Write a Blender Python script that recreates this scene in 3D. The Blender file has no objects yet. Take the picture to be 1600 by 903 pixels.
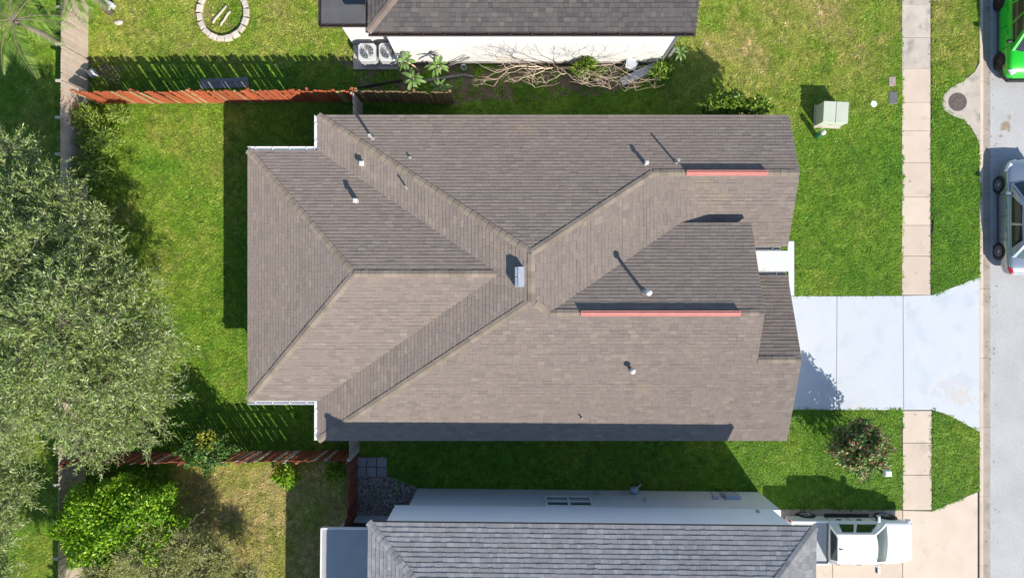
import bpy, bmesh, math, random
import numpy as np
from mathutils import Vector, Matrix
random.seed(7); RNG = np.random.default_rng(7)
scene = bpy.context.scene
COL = scene.collection
R = math.radians

# ------------------------------------------------------------------ camera, sky, sun, exposure
H, F = 30.0, 1080.0                       # drone 30 m above the lawn, looking straight down
cam = bpy.data.cameras.new('camera'); cam.sensor_width = 36; cam.lens = 36 * F / 1600
cam.clip_start = 0.1; cam.clip_end = 2000
cam_o = bpy.data.objects.new('camera', cam); COL.objects.link(cam_o)
cam_o.location = (0, 0, H); cam_o.rotation_euler = (0, 0, 0); scene.camera = cam_o

SUN = Vector((0.78, -1.134, 1.0)).normalized()        # towards the sun
world = bpy.data.worlds.new('World'); scene.world = world; world.use_nodes = True
wn = world.node_tree.nodes
sky = wn.new('ShaderNodeTexSky'); sky.sky_type = 'NISHITA'; sky.sun_disc = False
sky.sun_elevation = math.asin(SUN.z); sky.sun_rotation = math.atan2(SUN.x, SUN.y)
sky.air_density = 1.0; sky.dust_density = 0.3; sky.ozone_density = 2.0
world.node_tree.links.new(sky.outputs[0], wn['Background'].inputs[0])
wn['Background'].inputs[1].default_value = 0.11
sl = bpy.data.lights.new('sun', 'SUN'); sl.energy = 4.3; sl.angle = R(0.5); sl.color = (1.0, 0.93, 0.83)
so = bpy.data.objects.new('sun', sl); COL.objects.link(so)
so.rotation_euler = SUN.to_track_quat('Z', 'Y').to_euler(); so.location = (20, -28, 40)
vs = scene.view_settings
vs.view_transform = 'Standard'; vs.look = 'None'; vs.gamma = 1; vs.use_curve_mapping = False; vs.exposure = 0.70

# ------------------------------------------------------------------ helpers
def P(px, py, z=0.0):
    """photo pixel -> point at height z"""
    s = (H - z) / F
    return Vector(((px - 800) * s, (451.5 - py) * s, z))

def tag(o, label=None, cat=None, group=None, kind=None):
    if label: o['label'] = label
    if cat: o['category'] = cat
    if group: o['group'] = group
    if kind: o['kind'] = kind
    return o

def empty(name, loc=(0, 0, 0), rz=0, label=None, cat=None, group=None, kind=None):
    o = bpy.data.objects.new(name, None); COL.objects.link(o)
    o.location = loc; o.rotation_euler = (0, 0, rz); o.empty_display_size = .2
    return tag(o, label, cat, group, kind)

def link(name, me, parent=None, loc=None, rot=None):
    o = bpy.data.objects.new(name, me); COL.objects.link(o)
    if parent is not None: o.parent = parent
    if loc is not None: o.location = loc
    if rot is not None: o.rotation_euler = rot
    return o

class MB:
    def __init__(s): s.v = []; s.f = []; s.m = []; s.sm = []
    def add(s, vs, fs, mi=0, smooth=False):
        b = len(s.v); s.v += [tuple(x) for x in vs]
        for f in fs: s.f.append(tuple(b + i for i in f)); s.m.append(mi); s.sm.append(smooth)
        return s
    def box(s, c, d, mi=0, rz=0, rx=0, ry=0, ch=0):
        x, y, z = d[0] / 2, d[1] / 2, d[2] / 2
        M = Matrix.Translation(c) @ Matrix.Rotation(rz, 4, 'Z') @ Matrix.Rotation(ry, 4, 'Y') @ Matrix.Rotation(rx, 4, 'X')
        if ch:
            h = min(ch, x * .9, y * .9, z * .9)
            pts = []
            for zz, i in ((-z, h), (-z + h, 0), (z - h, 0), (z, h)):
                for a, b in ((-1, -1), (1, -1), (1, 1), (-1, 1)):
                    pts.append(M @ Vector((a * (x - i), b * (y - i), zz)))
            fs = [(3, 2, 1, 0), (12, 13, 14, 15)]
            for k in range(3):
                for j in range(4):
                    a, b = k * 4 + j, k * 4 + (j + 1) % 4
                    fs.append((a, b, b + 4, a + 4))
            return s.add(pts, fs, mi)
        pts = [M @ Vector(p) for p in ((-x, -y, -z), (x, -y, -z), (x, y, -z), (-x, y, -z), (-x, -y, z), (x, -y, z), (x, y, z), (-x, y, z))]
        return s.add(pts, [(3, 2, 1, 0), (4, 5, 6, 7), (0, 1, 5, 4), (1, 2, 6, 5), (2, 3, 7, 6), (3, 0, 4, 7)], mi)
    def prism(s, poly, z0, z1, ch=0, mi=0):
        """vertical prism over a ccw outline, optional chamfered top edge"""
        n = len(poly); rings = [[(p[0], p[1], z0) for p in poly]]
        if ch:
            rings.append([(p[0], p[1], z1 - ch) for p in poly]); rings.append([(q[0], q[1], z1) for q in inset(poly, ch)])
        else: rings.append([(p[0], p[1], z1) for p in poly])
        pts = [p for r in rings for p in r]; fs = []
        for k in range(len(rings) - 1):
            for j in range(n):
                a, b = k * n + j, k * n + (j + 1) % n
                fs.append((a, b, b + n, a + n))
        fs.append(tuple(range((len(rings) - 1) * n, len(rings) * n))); fs.append(tuple(reversed(range(n))))
        return s.add(pts, fs, mi)
    def tube(s, pts, rad, n=6, mi=0, cap=True, smooth=True):
        pts = [Vector(p) for p in pts]
        if not hasattr(rad, '__len__'): rad = [rad] * len(pts)
        vs_, fs = [], []
        for i, p in enumerate(pts):
            d = (pts[min(i + 1, len(pts) - 1)] - pts[max(i - 1, 0)])
            if d.length < 1e-9: d = Vector((0, 0, 1))
            d.normalize()
            a = d.cross(Vector((0.13, 0.31, 0.94)) if abs(d.z) < .93 else Vector((1, 0, 0))).normalized(); b = d.cross(a)
            for k in range(n):
                t = 2 * math.pi * k / n
                vs_.append(p + (a * math.cos(t) + b * math.sin(t)) * rad[i])
        for i in range(len(pts) - 1):
            for k in range(n):
                q, w = i * n + k, i * n + (k + 1) % n
                fs.append((q, w, w + n, q + n))
        if cap:
            fs.append(tuple(reversed(range(n)))); fs.append(tuple(range((len(pts) - 1) * n, len(pts) * n)))
        return s.add(vs_, fs, mi, smooth)
    def lathe(s, prof, c=(0, 0, 0), n=20, mi=0, M=None, smooth=True):
        vs_, fs = [], []
        for r, z in prof:
            for k in range(n):
                t = 2 * math.pi * k / n
                p = Vector((r * math.cos(t), r * math.sin(t), z))
                if M is not None: p = M @ p
                vs_.append(p + Vector(c))
        for i in range(len(prof) - 1):
            for k in range(n):
                q, w = i * n + k, i * n + (k + 1) % n
                fs.append((q, w, w + n, q + n))
        fs.append(tuple(reversed(range(n)))); fs.append(tuple(range((len(prof) - 1) * n, len(prof) * n)))
        return s.add(vs_, fs, mi, smooth)
    def mesh(s, name, mats):
        me = bpy.data.meshes.new(name); me.from_pydata(s.v, [], s.f)
        for m in (mats if isinstance(mats, (list, tuple)) else [mats]): me.materials.append(m)
        me.polygons.foreach_set('material_index', s.m); me.polygons.foreach_set('use_smooth', s.sm); me.update()
        return me
    def build(s, name, mats, parent=None, loc=None, rot=None):
        return link(name, s.mesh(name, mats), parent, loc, rot)

def inset(poly, d):
    n = len(poly); out = []
    for i in range(n):
        p0, p1, p2 = Vector(poly[i - 1][:2]), Vector(poly[i][:2]), Vector(poly[(i + 1) % n][:2])
        e1, e2 = (p1 - p0).normalized(), (p2 - p1).normalized()
        n1, n2 = Vector((-e1.y, e1.x)), Vector((-e2.y, e2.x))
        b = (n1 + n2); k = max(b.length, .2); b.normalize()
        out.append(p1 + b * d * 2 / k)
    return out

def inpoly(X, Y, poly):
    c = np.zeros(X.shape, bool); n = len(poly); j = n - 1
    for i in range(n):
        xi, yi, xj, yj = poly[i][0], poly[i][1], poly[j][0], poly[j][1]
        with np.errstate(divide='ignore', invalid='ignore'):
            c ^= ((yi > Y) != (yj > Y)) & (X < (xj - xi) * (Y - yi) / (yj - yi + 1e-12) + xi)
        j = i
    return c

def vnoise(X, Y, sc, seed):
    g = np.random.default_rng(seed).random((97, 97))
    x, y = X / sc, Y / sc; ix, iy = np.floor(x).astype(int), np.floor(y).astype(int)
    fx, fy = x - ix, y - iy; fx = fx * fx * (3 - 2 * fx); fy = fy * fy * (3 - 2 * fy)
    a, b = g[ix % 97, iy % 97], g[(ix + 1) % 97, iy % 97]; c, d = g[ix % 97, (iy + 1) % 97], g[(ix + 1) % 97, (iy + 1) % 97]
    return (a * (1 - fx) + b * fx) * (1 - fy) + (c * (1 - fx) + d * fx) * fy

def wob(poly, amp, step, seed):
    """subdivide an outline and make it uneven"""
    r = random.Random(seed); out = []
    for i in range(len(poly)):
        a, b = Vector(poly[i][:2]), Vector(poly[(i + 1) % len(poly)][:2]); k = max(1, int((b - a).length / step))
        for j in range(k): out.append(a.lerp(b, j / k) + Vector((r.uniform(-amp, amp), r.uniform(-amp, amp))))
    return out

# ------------------------------------------------------------------ materials
def M(name, c1, c2=None, sc=4.0, rough=.8, bump=0, bsc=60, spec=.4, metal=0, rnd=None, amt=.15, ramp=None, fine=0, fsc=120,
      c3=None, sc3=1.0, th3=.6, trans=0, detail=5, coat=0, spots=None, tr=0, dr=0):
    m = bpy.data.materials.new(name); m.use_nodes = True; nt = m.node_tree; N = nt.nodes; L = nt.links
    b = N['Principled BSDF']; geo = N.new('ShaderNodeNewGeometry')
    def noise(scale, det=detail):
        n = N.new('ShaderNodeTexNoise'); n.inputs['Scale'].default_value = scale; n.inputs['Detail'].default_value = det
        L.new(geo.outputs['Position'], n.inputs['Vector']); return n.outputs['Fac']
    def mix(fac, A, B, mode='MIX'):
        x = N.new('ShaderNodeMix'); x.data_type = 'RGBA'; x.blend_type = mode
        for s, val in ((0, fac), (6, A), (7, B)):
            if hasattr(val, 'is_linked'): L.new(val, x.inputs[s])
            elif s == 0: x.inputs[0].default_value = val
            else: x.inputs[s].default_value = (*val, 1)
        return x.outputs[2]
    def rmap(src, a, bb, lo=0, hi=1):
        r = N.new('ShaderNodeMapRange'); L.new(src, r.inputs[0])
        for i, q in enumerate((a, bb, lo, hi)): r.inputs[i + 1].default_value = q
        return r.outputs[0]
    rsrc = None
    if rnd == 'island': rsrc = geo.outputs['Random Per Island']
    elif rnd == 'object': rsrc = N.new('ShaderNodeObjectInfo').outputs['Random']
    if ramp:
        rp = N.new('ShaderNodeValToRGB'); e = rp.color_ramp.elements; rp.color_ramp.interpolation = 'CONSTANT' if ramp[0] == 'c' else 'LINEAR'
        cols = ramp[1]
        while len(e) < len(cols): e.new(.5)
        for i, (pos, col) in enumerate(cols): e[i].position = pos; e[i].color = (*col, 1)
        L.new(rsrc, rp.inputs[0]); col = rp.outputs[0]
        if c2: col = mix(rmap(noise(sc), .35, .65, 0, .5), col, c2)
    else:
        col = mix(rmap(noise(sc), .32, .68), c1, c2 or c1) if c2 else None
        if col is None:
            rgb = N.new('ShaderNodeRGB'); rgb.outputs[0].default_value = (*c1, 1); col = rgb.outputs[0]
    if c3: col = mix(rmap(noise(sc3, 6), th3, th3 + .12), col, c3)
    if spots:
        for (sx, sy, sr, scol, nsc) in spots:
            vd = N.new('ShaderNodeVectorMath'); vd.operation = 'DISTANCE'; L.new(geo.outputs['Position'], vd.inputs[0]); vd.inputs[1].default_value = (sx, sy, 0)
            fall = rmap(vd.outputs['Value'], 0, sr, .20, -.30); ad = N.new('ShaderNodeMath'); ad.operation = 'ADD'; L.new(noise(nsc, 7), ad.inputs[0]); L.new(fall, ad.inputs[1])
            col = mix(rmap(ad.outputs[0], .50, .60), col, scol)
    if fine: col = mix(1.0, col, mix(noise(fsc, 2), (1 - fine,) * 3, (1 + fine,) * 3), 'MULTIPLY')
    if rsrc is not None and not ramp:
        v = N.new('ShaderNodeMath'); v.operation = 'MULTIPLY_ADD'; L.new(rsrc, v.inputs[0]); v.inputs[1].default_value = 2 * amt; v.inputs[2].default_value = 1 - amt
        cmb = N.new('ShaderNodeCombineColor')
        for i in range(3): L.new(v.outputs[0], cmb.inputs[i])
        col = mix(1.0, col, cmb.outputs[0], 'MULTIPLY')
    L.new(col, b.inputs['Base Color'])
    b.inputs['Roughness'].default_value = rough; b.inputs['Metallic'].default_value = metal; b.inputs['Specular IOR Level'].default_value = spec
    b.inputs['Coat Weight'].default_value = coat; b.inputs['Coat Roughness'].default_value = .04
    b.inputs['Transmission Weight'].default_value = trans
    if dr: b.inputs['Diffuse Roughness'].default_value = dr
    if bump:
        bp = N.new('ShaderNodeBump'); bp.inputs['Strength'].default_value = bump; bp.inputs['Distance'].default_value = .02
        L.new(noise(bsc, 4), bp.inputs['Height']); L.new(bp.outputs[0], b.inputs['Normal'])
    if tr:
        t = N.new('ShaderNodeBsdfTranslucent'); L.new(col, t.inputs[0]); ms = N.new('ShaderNodeMixShader'); ms.inputs[0].default_value = tr
        L.new(b.outputs[0], ms.inputs[1]); L.new(t.outputs[0], ms.inputs[2]); L.new(ms.outputs[0], N['Material Output'].inputs[0])
    return m

WHITE = M('white_paint', (.78, .78, .77), (.70, .70, .69), sc=2, rough=.55)
WHITEMETAL = M('white_metal', (.78, .78, .78), rough=.4)
STUCCO_W = M('white_stucco', (.68, .675, .66), (.62, .615, .60), sc=1.2, rough=.9, bump=.25, bsc=90, c3=(.54, .52, .49), sc3=.9, th3=.66)
STUCCO_G = M('grey_stucco', (.72, .73, .75), (.66, .67, .69), sc=1.1, rough=.9, bump=.3, bsc=90, c3=(.60, .58, .57), sc3=.7, th3=.62)
STUCCO_L = M('pale_stucco', (.82, .88, .95), (.79, .85, .92), sc=.8, rough=.9, bump=.2, bsc=90)
STUCCO_T = M('tan_stucco', (.50, .45, .38), (.45, .40, .34), sc=1.5, rough=.9, bump=.25, bsc=90)
SHINGLE = M('brown_shingle', (0, 0, 0), rough=.93, spec=.2, dr=.8, rnd='island', fine=.32, fsc=70, c2=(0.281, 0.233, 0.201), sc=.55, bump=.2, bsc=150,
            ramp=('l', [(0, (0.244, 0.207, 0.179)), (.3, (0.281, 0.236, 0.203)), (.55, (0.299, 0.249, 0.209)), (.8, (0.296, 0.242, 0.211)), (1, (0.343, 0.289, 0.239))]), c3=(0.343, 0.275, 0.210), sc3=.7, th3=.64)
SHINGLE_N = M('slate_brown_shingle', (0, 0, 0), rough=.93, spec=.2, dr=.8, rnd='island', fine=.3, fsc=70, bump=.2, bsc=150,
              ramp=('l', [(0, (0.092, 0.084, 0.084)), (.35, (0.114, 0.103, 0.101)), (.7, (0.125, 0.112, 0.108)), (.92, (0.132, 0.121, 0.114)), (1, (0.157, 0.146, 0.137))]))
SHINGLE_S = M('grey_shingle', (0, 0, 0), rough=.93, spec=.2, dr=.8, rnd='island', fine=.3, fsc=70, bump=.2, bsc=150,
              ramp=('l', [(0, (0.307, 0.301, 0.301)), (.3, (0.346, 0.336, 0.335)), (.55, (0.366, 0.350, 0.352)), (.8, (0.385, 0.382, 0.383)), (1, (0.424, 0.426, 0.427))]))
CAP = M('cap_shingle', (0.270, 0.221, 0.173), (0.328, 0.272, 0.211), sc=2.5, rough=.93, spec=.2, dr=.8, rnd='object', amt=.14, fine=.25, bump=.2, bsc=150)
CAP_S = M('grey_cap_shingle', (0.281, 0.272, 0.269), (0.393, 0.394, 0.386), sc=2.5, rough=.93, spec=.2, dr=.8, rnd='object', amt=.2, fine=.25)
CAP_N = M('brown_cap_shingle', (0.209, 0.160, 0.132), (0.242, 0.193, 0.165), sc=2.5, rough=.93, spec=.2, dr=.8, rnd='object', amt=.12, fine=.25)
DECK = M('roof_felt', (.07, .06, .055), rough=.95)
FASCIA = M('fascia', (.40, .37, .34), rough=.7)
BLACKMETAL = M('black_gutter', (.05, .045, .045), (.09, .06, .05), sc=3, rough=.45)
DARK = M('dark_void', (.012, .012, .014), rough=.7)
RED = M('pink_vent', (.50, .175, .15), (.40, .15, .13), sc=3.5, rough=.75, fine=.2, fsc=25, c3=(.34, .16, .14), sc3=2.2, th3=.58)
STEEL = M('galvanised_steel', (.70, .72, .74), (.60, .62, .65), sc=6, rough=.35, metal=.7)
PVC = M('white_pvc', (.66, .65, .62), (.54, .53, .50), sc=9, rough=.6)
LEAD = M('lead_flashing', (.25, .25, .25), (.32, .32, .31), sc=10, rough=.6)
CONC = M('beige_concrete', (.55, .455, .36), (.60, .50, .405), sc=1.3, rough=.93, fine=.16, fsc=45, c3=(.48, .405, .33), sc3=1.1, th3=.60, bump=.15, bsc=80, rnd='object', amt=.07)
CONC_OLD = M('weathered_concrete', (.43, .38, .32), (.52, .46, .39), sc=1.6, rough=.93, fine=.25, fsc=35, c3=(.30, .27, .24), sc3=1.7, th3=.55, bump=.2, bsc=80, rnd='object', amt=.08)
CONC_BLUE = M('pale_blue_painted_concrete', (.50, .535, .575), (.53, .56, .595), sc=.9, rough=.8, fine=.11, fsc=22, c3=(.465, .505, .555), sc3=1.1, th3=.55, rnd='object', amt=.025, bump=.1, bsc=80,
              spots=[(18.9, -4.3, 1.5, (.50, .505, .52), 3.2), (19.5, -4.6, 1.2, (.52, .49, .455), 4.5), (15.0, -5.1, .5, (.55, .52, .50), 4), (17.4, -1.0, .9, (.47, .49, .53), 3)])
GUTTER = M('gutter_concrete', (.38, .33, .28), (.30, .26, .22), sc=1.5, rough=.92, fine=.3, fsc=40, c3=(.22, .20, .18), sc3=1.2, th3=.58)
ASPHALT = M('worn_asphalt', (.40, .40, .395), (.46, .46, .455), sc=.7, rough=.95, fine=.6, fsc=38, c3=(.36, .35, .335), sc3=.6, th3=.62, bump=.4, bsc=90,
            spots=[(21.6, 7.2, .8, (.30, .24, .17), 2.5), (21.6, 8.5, .25, (.12, .12, .12), 5), (21.3, 6.6, .4, (.30, .25, .2), 3)])
SOIL = M('dark_soil', (0.119, 0.087, 0.059), (0.182, 0.140, 0.098), sc=1.6, rough=1, fine=.45, fsc=22, bump=.6, bsc=30)
EDGE = M('shadow_dark_soil', (.022, .016, .011), (.045, .033, .022), sc=6, rough=1, bump=.6, bsc=60)  # soil tone taken near black to carry the shadow of the lawn edge
FENCE_O = M('orange_stained_wood', (.42, .105, .040), (.34, .085, .035), sc=7, rough=.8, rnd='object', amt=.22, fine=.3, fsc=30)
FENCE_Y = M('sun_bleached_wood', (.42, .32, .15), (.34, .25, .12), sc=7, rough=.85, rnd='object', amt=.2, fine=.3, fsc=30)
FENCE_R = M('red_brown_stained_wood', (.22, .062, .038), (.30, .09, .05), sc=7, rough=.8, rnd='object', amt=.3, fine=.3, fsc=30)
FENCE_B = M('weathered_brown_wood', (.24, .165, .085), (.17, .115, .065), sc=7, rough=.9, rnd='object', amt=.25, fine=.3, fsc=30)
FENCE_W = M('pale_weathered_wood', (.53, .42, .33), (.60, .49, .40), sc=3, rough=.9, rnd='object', amt=.07, fine=.14, fsc=25, c3=(.44, .33, .25), sc3=1.3, th3=.6)
FENCE_G = M('grey_weathered_wood', (.52, .46, .40), (.42, .37, .32), sc=6, rough=.9, rnd='object', amt=.18, fine=.25, fsc=30)
GREYWOOD = M('old_grey_timber', (.26, .25, .24), (.19, .185, .18), sc=6, rough=.9, fine=.25, fsc=25)
STONE = M('limestone', (.60, .53, .45), (.50, .44, .37), sc=5, rough=.9, rnd='object', amt=.14, fine=.2, bump=.4, bsc=40)
PAVER = M('grey_paver', (.30, .30, .31), (.37, .37, .38), sc=4, rough=.92, rnd='object', amt=.1, fine=.25, bump=.3, bsc=50)
GRAVEL = M('pale_gravel', (0, 0, 0), rough=.9, rnd='island', ramp=('l', [(0, (.16, .14, .12)), (.4, (.30, .27, .24)), (.8, (.40, .37, .34)), (1, (.55, .53, .50))]))
BARK = M('bark', (.17, .135, .105), (.25, .21, .17), sc=8, rough=.95, bump=.8, bsc=25)
TWIG = M('pale_twig', (.34, .29, .22), (.26, .22, .17), sc=9, rough=.9)
BAREWOOD = M('pale_bare_bark', (.66, .52, .38), (.58, .45, .33), sc=7, rough=.85)
LEAF_OAK = M('grey_green_leaf', (0, 0, 0), rough=.42, spec=.5, rnd='island', tr=.22,
             ramp=('l', [(0, (0.088, 0.147, 0.020)), (.35, (0.195, 0.288, 0.056)), (.7, (0.313, 0.416, 0.107)), (1, (0.543, 0.627, 0.296))]))
LEAF_FINE = M('olive_leaf', (0, 0, 0), rough=.5, spec=.45, rnd='island', tr=.22,
              ramp=('l', [(0, (.19, .225, .045)), (.5, (.36, .40, .10)), (1, (.58, .58, .24))]))
LEAF_HEDGE = M('bright_hedge_leaf', (0, 0, 0), rough=.5, spec=.3, rnd='island', tr=.25,
               ramp=('l', [(0, (.07, .18, .006)), (.45, (.17, .38, .012)), (.8, (.31, .52, .02)), (1, (.50, .64, .08))]))
LEAF_DARK = M('glossy_dark_leaf', (0, 0, 0), rough=.5, spec=.3, rnd='island', tr=.18,
              ramp=('l', [(0, (.035, .085, .018)), (.5, (.075, .165, .03)), (.9, (.14, .25, .045)), (1, (.30, .36, .07))]))
LEAF_YEL = M('yellow_new_leaf', (0, 0, 0), rough=.4, rnd='island', tr=.25, ramp=('l', [(0, (.20, .26, .02)), (.5, (.42, .42, .03)), (1, (.60, .55, .10))]))
LEAF_CROTON = M('red_green_leaf', (0, 0, 0), rough=.4, spec=.5, rnd='island', tr=.15,
                ramp=('c', [(0, (.07, .16, .035)), (.34, (.15, .28, .06)), (.58, (.30, .40, .12)), (.76, (.46, .17, .10)), (.88, (.58, .33, .20)), (.95, (.60, .50, .28))]))
LEAF_GREEN = M('mid_green_leaf', (0, 0, 0), rough=.4, rnd='island', tr=.22,
               ramp=('l', [(0, (.07, .14, .012)), (.5, (.15, .27, .022)), (.9, (.26, .39, .04)), (1, (.42, .46, .10))]))
LEAF_VINE = M('weedy_leaf', (0, 0, 0), rough=.5, rnd='island', tr=.22,
              ramp=('l', [(0, (.08, .15, .015)), (.5, (.19, .31, .03)), (.85, (.32, .43, .06)), (1, (.50, .50, .20))]))
LEAF_BIG = M('broad_green_leaf', (.13, .24, .055), (.20, .31, .09), sc=5, rough=.38, rnd='object', amt=.25, tr=.2)
LEAF_CYCAD = M('cycad_leaf', (.07, .13, .015), (.12, .18, .02), sc=5, rough=.45, rnd='object', amt=.2, tr=.15)
PALM = M('palm_leaf', (0, 0, 0), rough=.42, spec=.5, rnd='island', tr=.22, ramp=('l', [(0, (.07, .14, .015)), (.5, (.15, .27, .03)), (1, (.28, .40, .08))]))
GLASS = M('dark_glass', (.012, .018, .020), rough=.06, spec=.8)
GLASS_T = M('teal_glass', (.06, .095, .092), (.04, .07, .07), sc=2, rough=.08, spec=.8)
RUBBER = M('tyre_rubber', (.018, .018, .019), rough=.85)
ALLOY = M('alloy_rim', (.48, .48, .49), rough=.3, metal=.8)
BRONZE = M('bronze_rim', (.10, .075, .05), rough=.35, metal=.7)
PLASTIC = M('black_plastic', (.022, .023, .025), rough=.55)
CARWHITE = M('white_car_paint', (.80, .80, .80), rough=.35, coat=.6)
CARSILVER = M('silver_car_paint', (.36, .41, .47), rough=.26, metal=.6, coat=.8)
CARGREEN = M('green_car_paint', (.012, .50, .018), rough=.35, coat=.7)
LAMPRED = M('red_lens', (.45, .012, .02), rough=.15, coat=1)
LAMPCLEAR = M('clear_lens', (.75, .76, .78), rough=.12, coat=1)
AMBER = M('amber_lens', (.7, .25, .03), rough=.2)
BEDCOVER = M('grey_bed_cover', (.40, .42, .43), (.36, .38, .39), sc=3, rough=.7)
UTIL = M('pale_green_cabinet', (.50, .54, .44), (.46, .50, .41), sc=3, rough=.6, fine=.06)
TEAL = M('green_plastic', (.03, .22, .14), rough=.45)
IRON = M('cast_iron', (.11, .085, .075), (.15, .12, .105), sc=9, rough=.8, fine=.3, bump=.4, bsc=40)
GREYLID = M('grey_lid', (.11, .115, .12), (.14, .145, .15), sc=6, rough=.8, fine=.25)
TANLID = M('tan_lid', (.40, .31, .25), (.33, .26, .21), sc=6, rough=.85, fine=.2)
ACGREY = M('grey_cabinet', (.55, .57, .58), (.49, .51, .52), sc=3, rough=.5)
LANAI = M('dark_flat_roof', (.085, .085, .09), (.11, .11, .115), sc=2, rough=.75, fine=.15)
LANAI_S = M('slate_flat_roof', (.36, .37, .375), (.33, .34, .345), sc=2, rough=.8, fine=.1)
SCREEN = M('insect_screen', (.03, .032, .035), rough=.7)
LOGW = M('bleached_log', (.55, .47, .38), (.45, .38, .3), sc=9, rough=.9)
CORRUG = M('corrugated_steel', (.50, .54, .60), (.42, .45, .50), sc=5, rough=.45, metal=.35)

# ------------------------------------------------------------------ outlines of the paved ground
def PP(*pts): return [P(*p)[:2] for p in pts]
def ccw(poly):
    a = sum(poly[i - 1][0] * poly[i][1] - poly[i][0] * poly[i - 1][1] for i in range(len(poly)))
    return list(poly) if a > 0 else list(reversed(poly))
XS0, XS1 = 16.905, 18.15                                  # sidewalk
DRIVE = [ccw(PP((1232, 462.5), (1307, 462.5), (1306, 640), (1222, 640))),
         ccw(PP((1307.5, 462.5), (1410, 462), (1411, 640), (1306.5, 640))),
         ccw(PP((1410.5, 462), (1456, 461), (1480, 452), (1530, 432), (1530, 674), (1506, 661), (1486, 650.5), (1470, 644), (1456, 640), (1411.5, 640)))]
WALK = ccw(PP((1160, 392), (1160, 424), (1231, 424), (1233, 462), (1240, 462), (1240, 377), (1230, 377), (1230, 392)))
SDRIVE = [ccw(PP((1212, 794.5), (1300, 795), (1300, 935), (1212, 935))),
          ccw(PP((1300.6, 795), (1409.5, 796.5), (1409.5, 935), (1300.6, 935))),
          ccw(PP((1410.2, 797), (1456, 798), (1527, 767.5), (1527, 935), (1410.2, 935)))]
APRON = ccw(PP((1531, 96), (1522, 113), (1506, 126), (1487, 136), (1475, 147), (1470.5, 159), (1474, 172), (1486, 180), (1504, 187), (1517, 200), (1526, 216), (1531.5, 232)))
GRAVEL_A = ccw(PP((559, 712), (606, 712), (612, 745), (650, 760), (650, 815), (552, 815), (556, 760)))
SOIL_A = [ccw(PP((555, 70), (640, 70), (640, 98), (1010, 98), (990, 135), (940, 150), (860, 158), (760, 158), (700, 168), (620, 158), (560, 135), (520, 90))),
          ccw(PP((105, 95), (150, 90), (190, 110), (200, 140), (150, 152), (112, 150)))]
PIT = P(350, 22)
HOUSES = [[(-7.2, -5.5), (10.4, -5.5), (10.4, 6.4), (-7.2, 6.4)], [(-10, -4), (-7, -4), (-7, 5), (-10, 5)],
          [(-4.85, 9.76), (6.39, 9.76), (6.39, 20), (-4.85, 20)], [(-6.9, 10.6), (-4.8, 10.6), (-4.8, 20), (-6.9, 20)],
          [(-4.8, -25), (10.7, -25), (10.7, -8.75), (-4.8, -8.7)], [(-6.95, -25), (-4.7, -25), (-4.7, -9.93), (-6.95, -9.93)]]

# ------------------------------------------------------------------ ground
def dryness(X, Y):
    px, py = 800 + X * 36, 451.5 - Y * 36
    def reg(x0, x1, y0, y1, f=35):
        s = lambda t: 1 / (1 + np.exp(-np.clip(t / (f / 4), -40, 40)))
        return s(px - x0) * s(x1 - px) * s(py - y0) * s(y1 - py)
    d = 0.16 + 0 * X
    d = d + .42 * reg(138, 560, -80, 110) + .50 * reg(1040, 1405, -80, 175, 110) + .55 * reg(1450, 1535, -80, 130, 60)
    d = d + .60 * reg(270, 600, 722, 1000, 20) + .20 * reg(-200, 92, -80, 1000) + .22 * reg(120, 390, 165, 640) + .1 * reg(1450, 1535, 640, 800) + .05 * reg(1240, 1405, 250, 470)
    n = .5 * vnoise(X, Y, 1.7, 1) + .3 * vnoise(X, Y, .6, 2) + .2 * vnoise(X, Y, .25, 3)
    return np.clip(d + (n - .5) * (.45 + .5 * d), 0, 1)
def soilness(X, Y):
    s = np.zeros(X.shape)
    for p in SOIL_A: s = np.maximum(s, inpoly(X, Y, p) * 1.0)
    n = vnoise(X, Y, .9, 11) * .6 + vnoise(X, Y, .3, 12) * .4
    return s * np.clip((n - .22) * 3.5, 0, 1)

gx = np.concatenate([[-400, -200, -120, -80, -60, -45, -36], np.arange(-30, 20.21, .2), [20.3, 20.9, 29.0, 29.6, 33, 40, 60, 120, 400]])
gy = np.concatenate([[-400, -200, -120, -80, -55, -38, -27], np.arange(-20, 20.01, .2), [27, 38, 55, 80, 120, 200, 400]])
GX, GY = np.meshgrid(gx, gy, indexing='ij'); nx, ny = GX.shape
GZ = np.where((GX > 20.25) & (GX < 29.3), -.30, 0.0) + (vnoise(GX, GY, 1.2, 5) - .5) * .012 * (np.abs(GX) < 30) * (GX < 20)
me = bpy.data.meshes.new('ground')
idx = np.arange(nx * ny).reshape(nx, ny)
quads = np.stack([idx[:-1, :-1], idx[1:, :-1], idx[1:, 1:], idx[:-1, 1:]], -1).reshape(-1, 4)
me.from_pydata(np.stack([GX, GY, GZ], -1).reshape(-1, 3).tolist(), [], quads.tolist())
for nm, arr in (('dry', dryness(GX, GY)), ('soil', soilness(GX, GY))):
    a = me.attributes.new(nm, 'FLOAT', 'POINT'); a.data.foreach_set('value', arr.reshape(-1).astype(np.float32))

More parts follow.
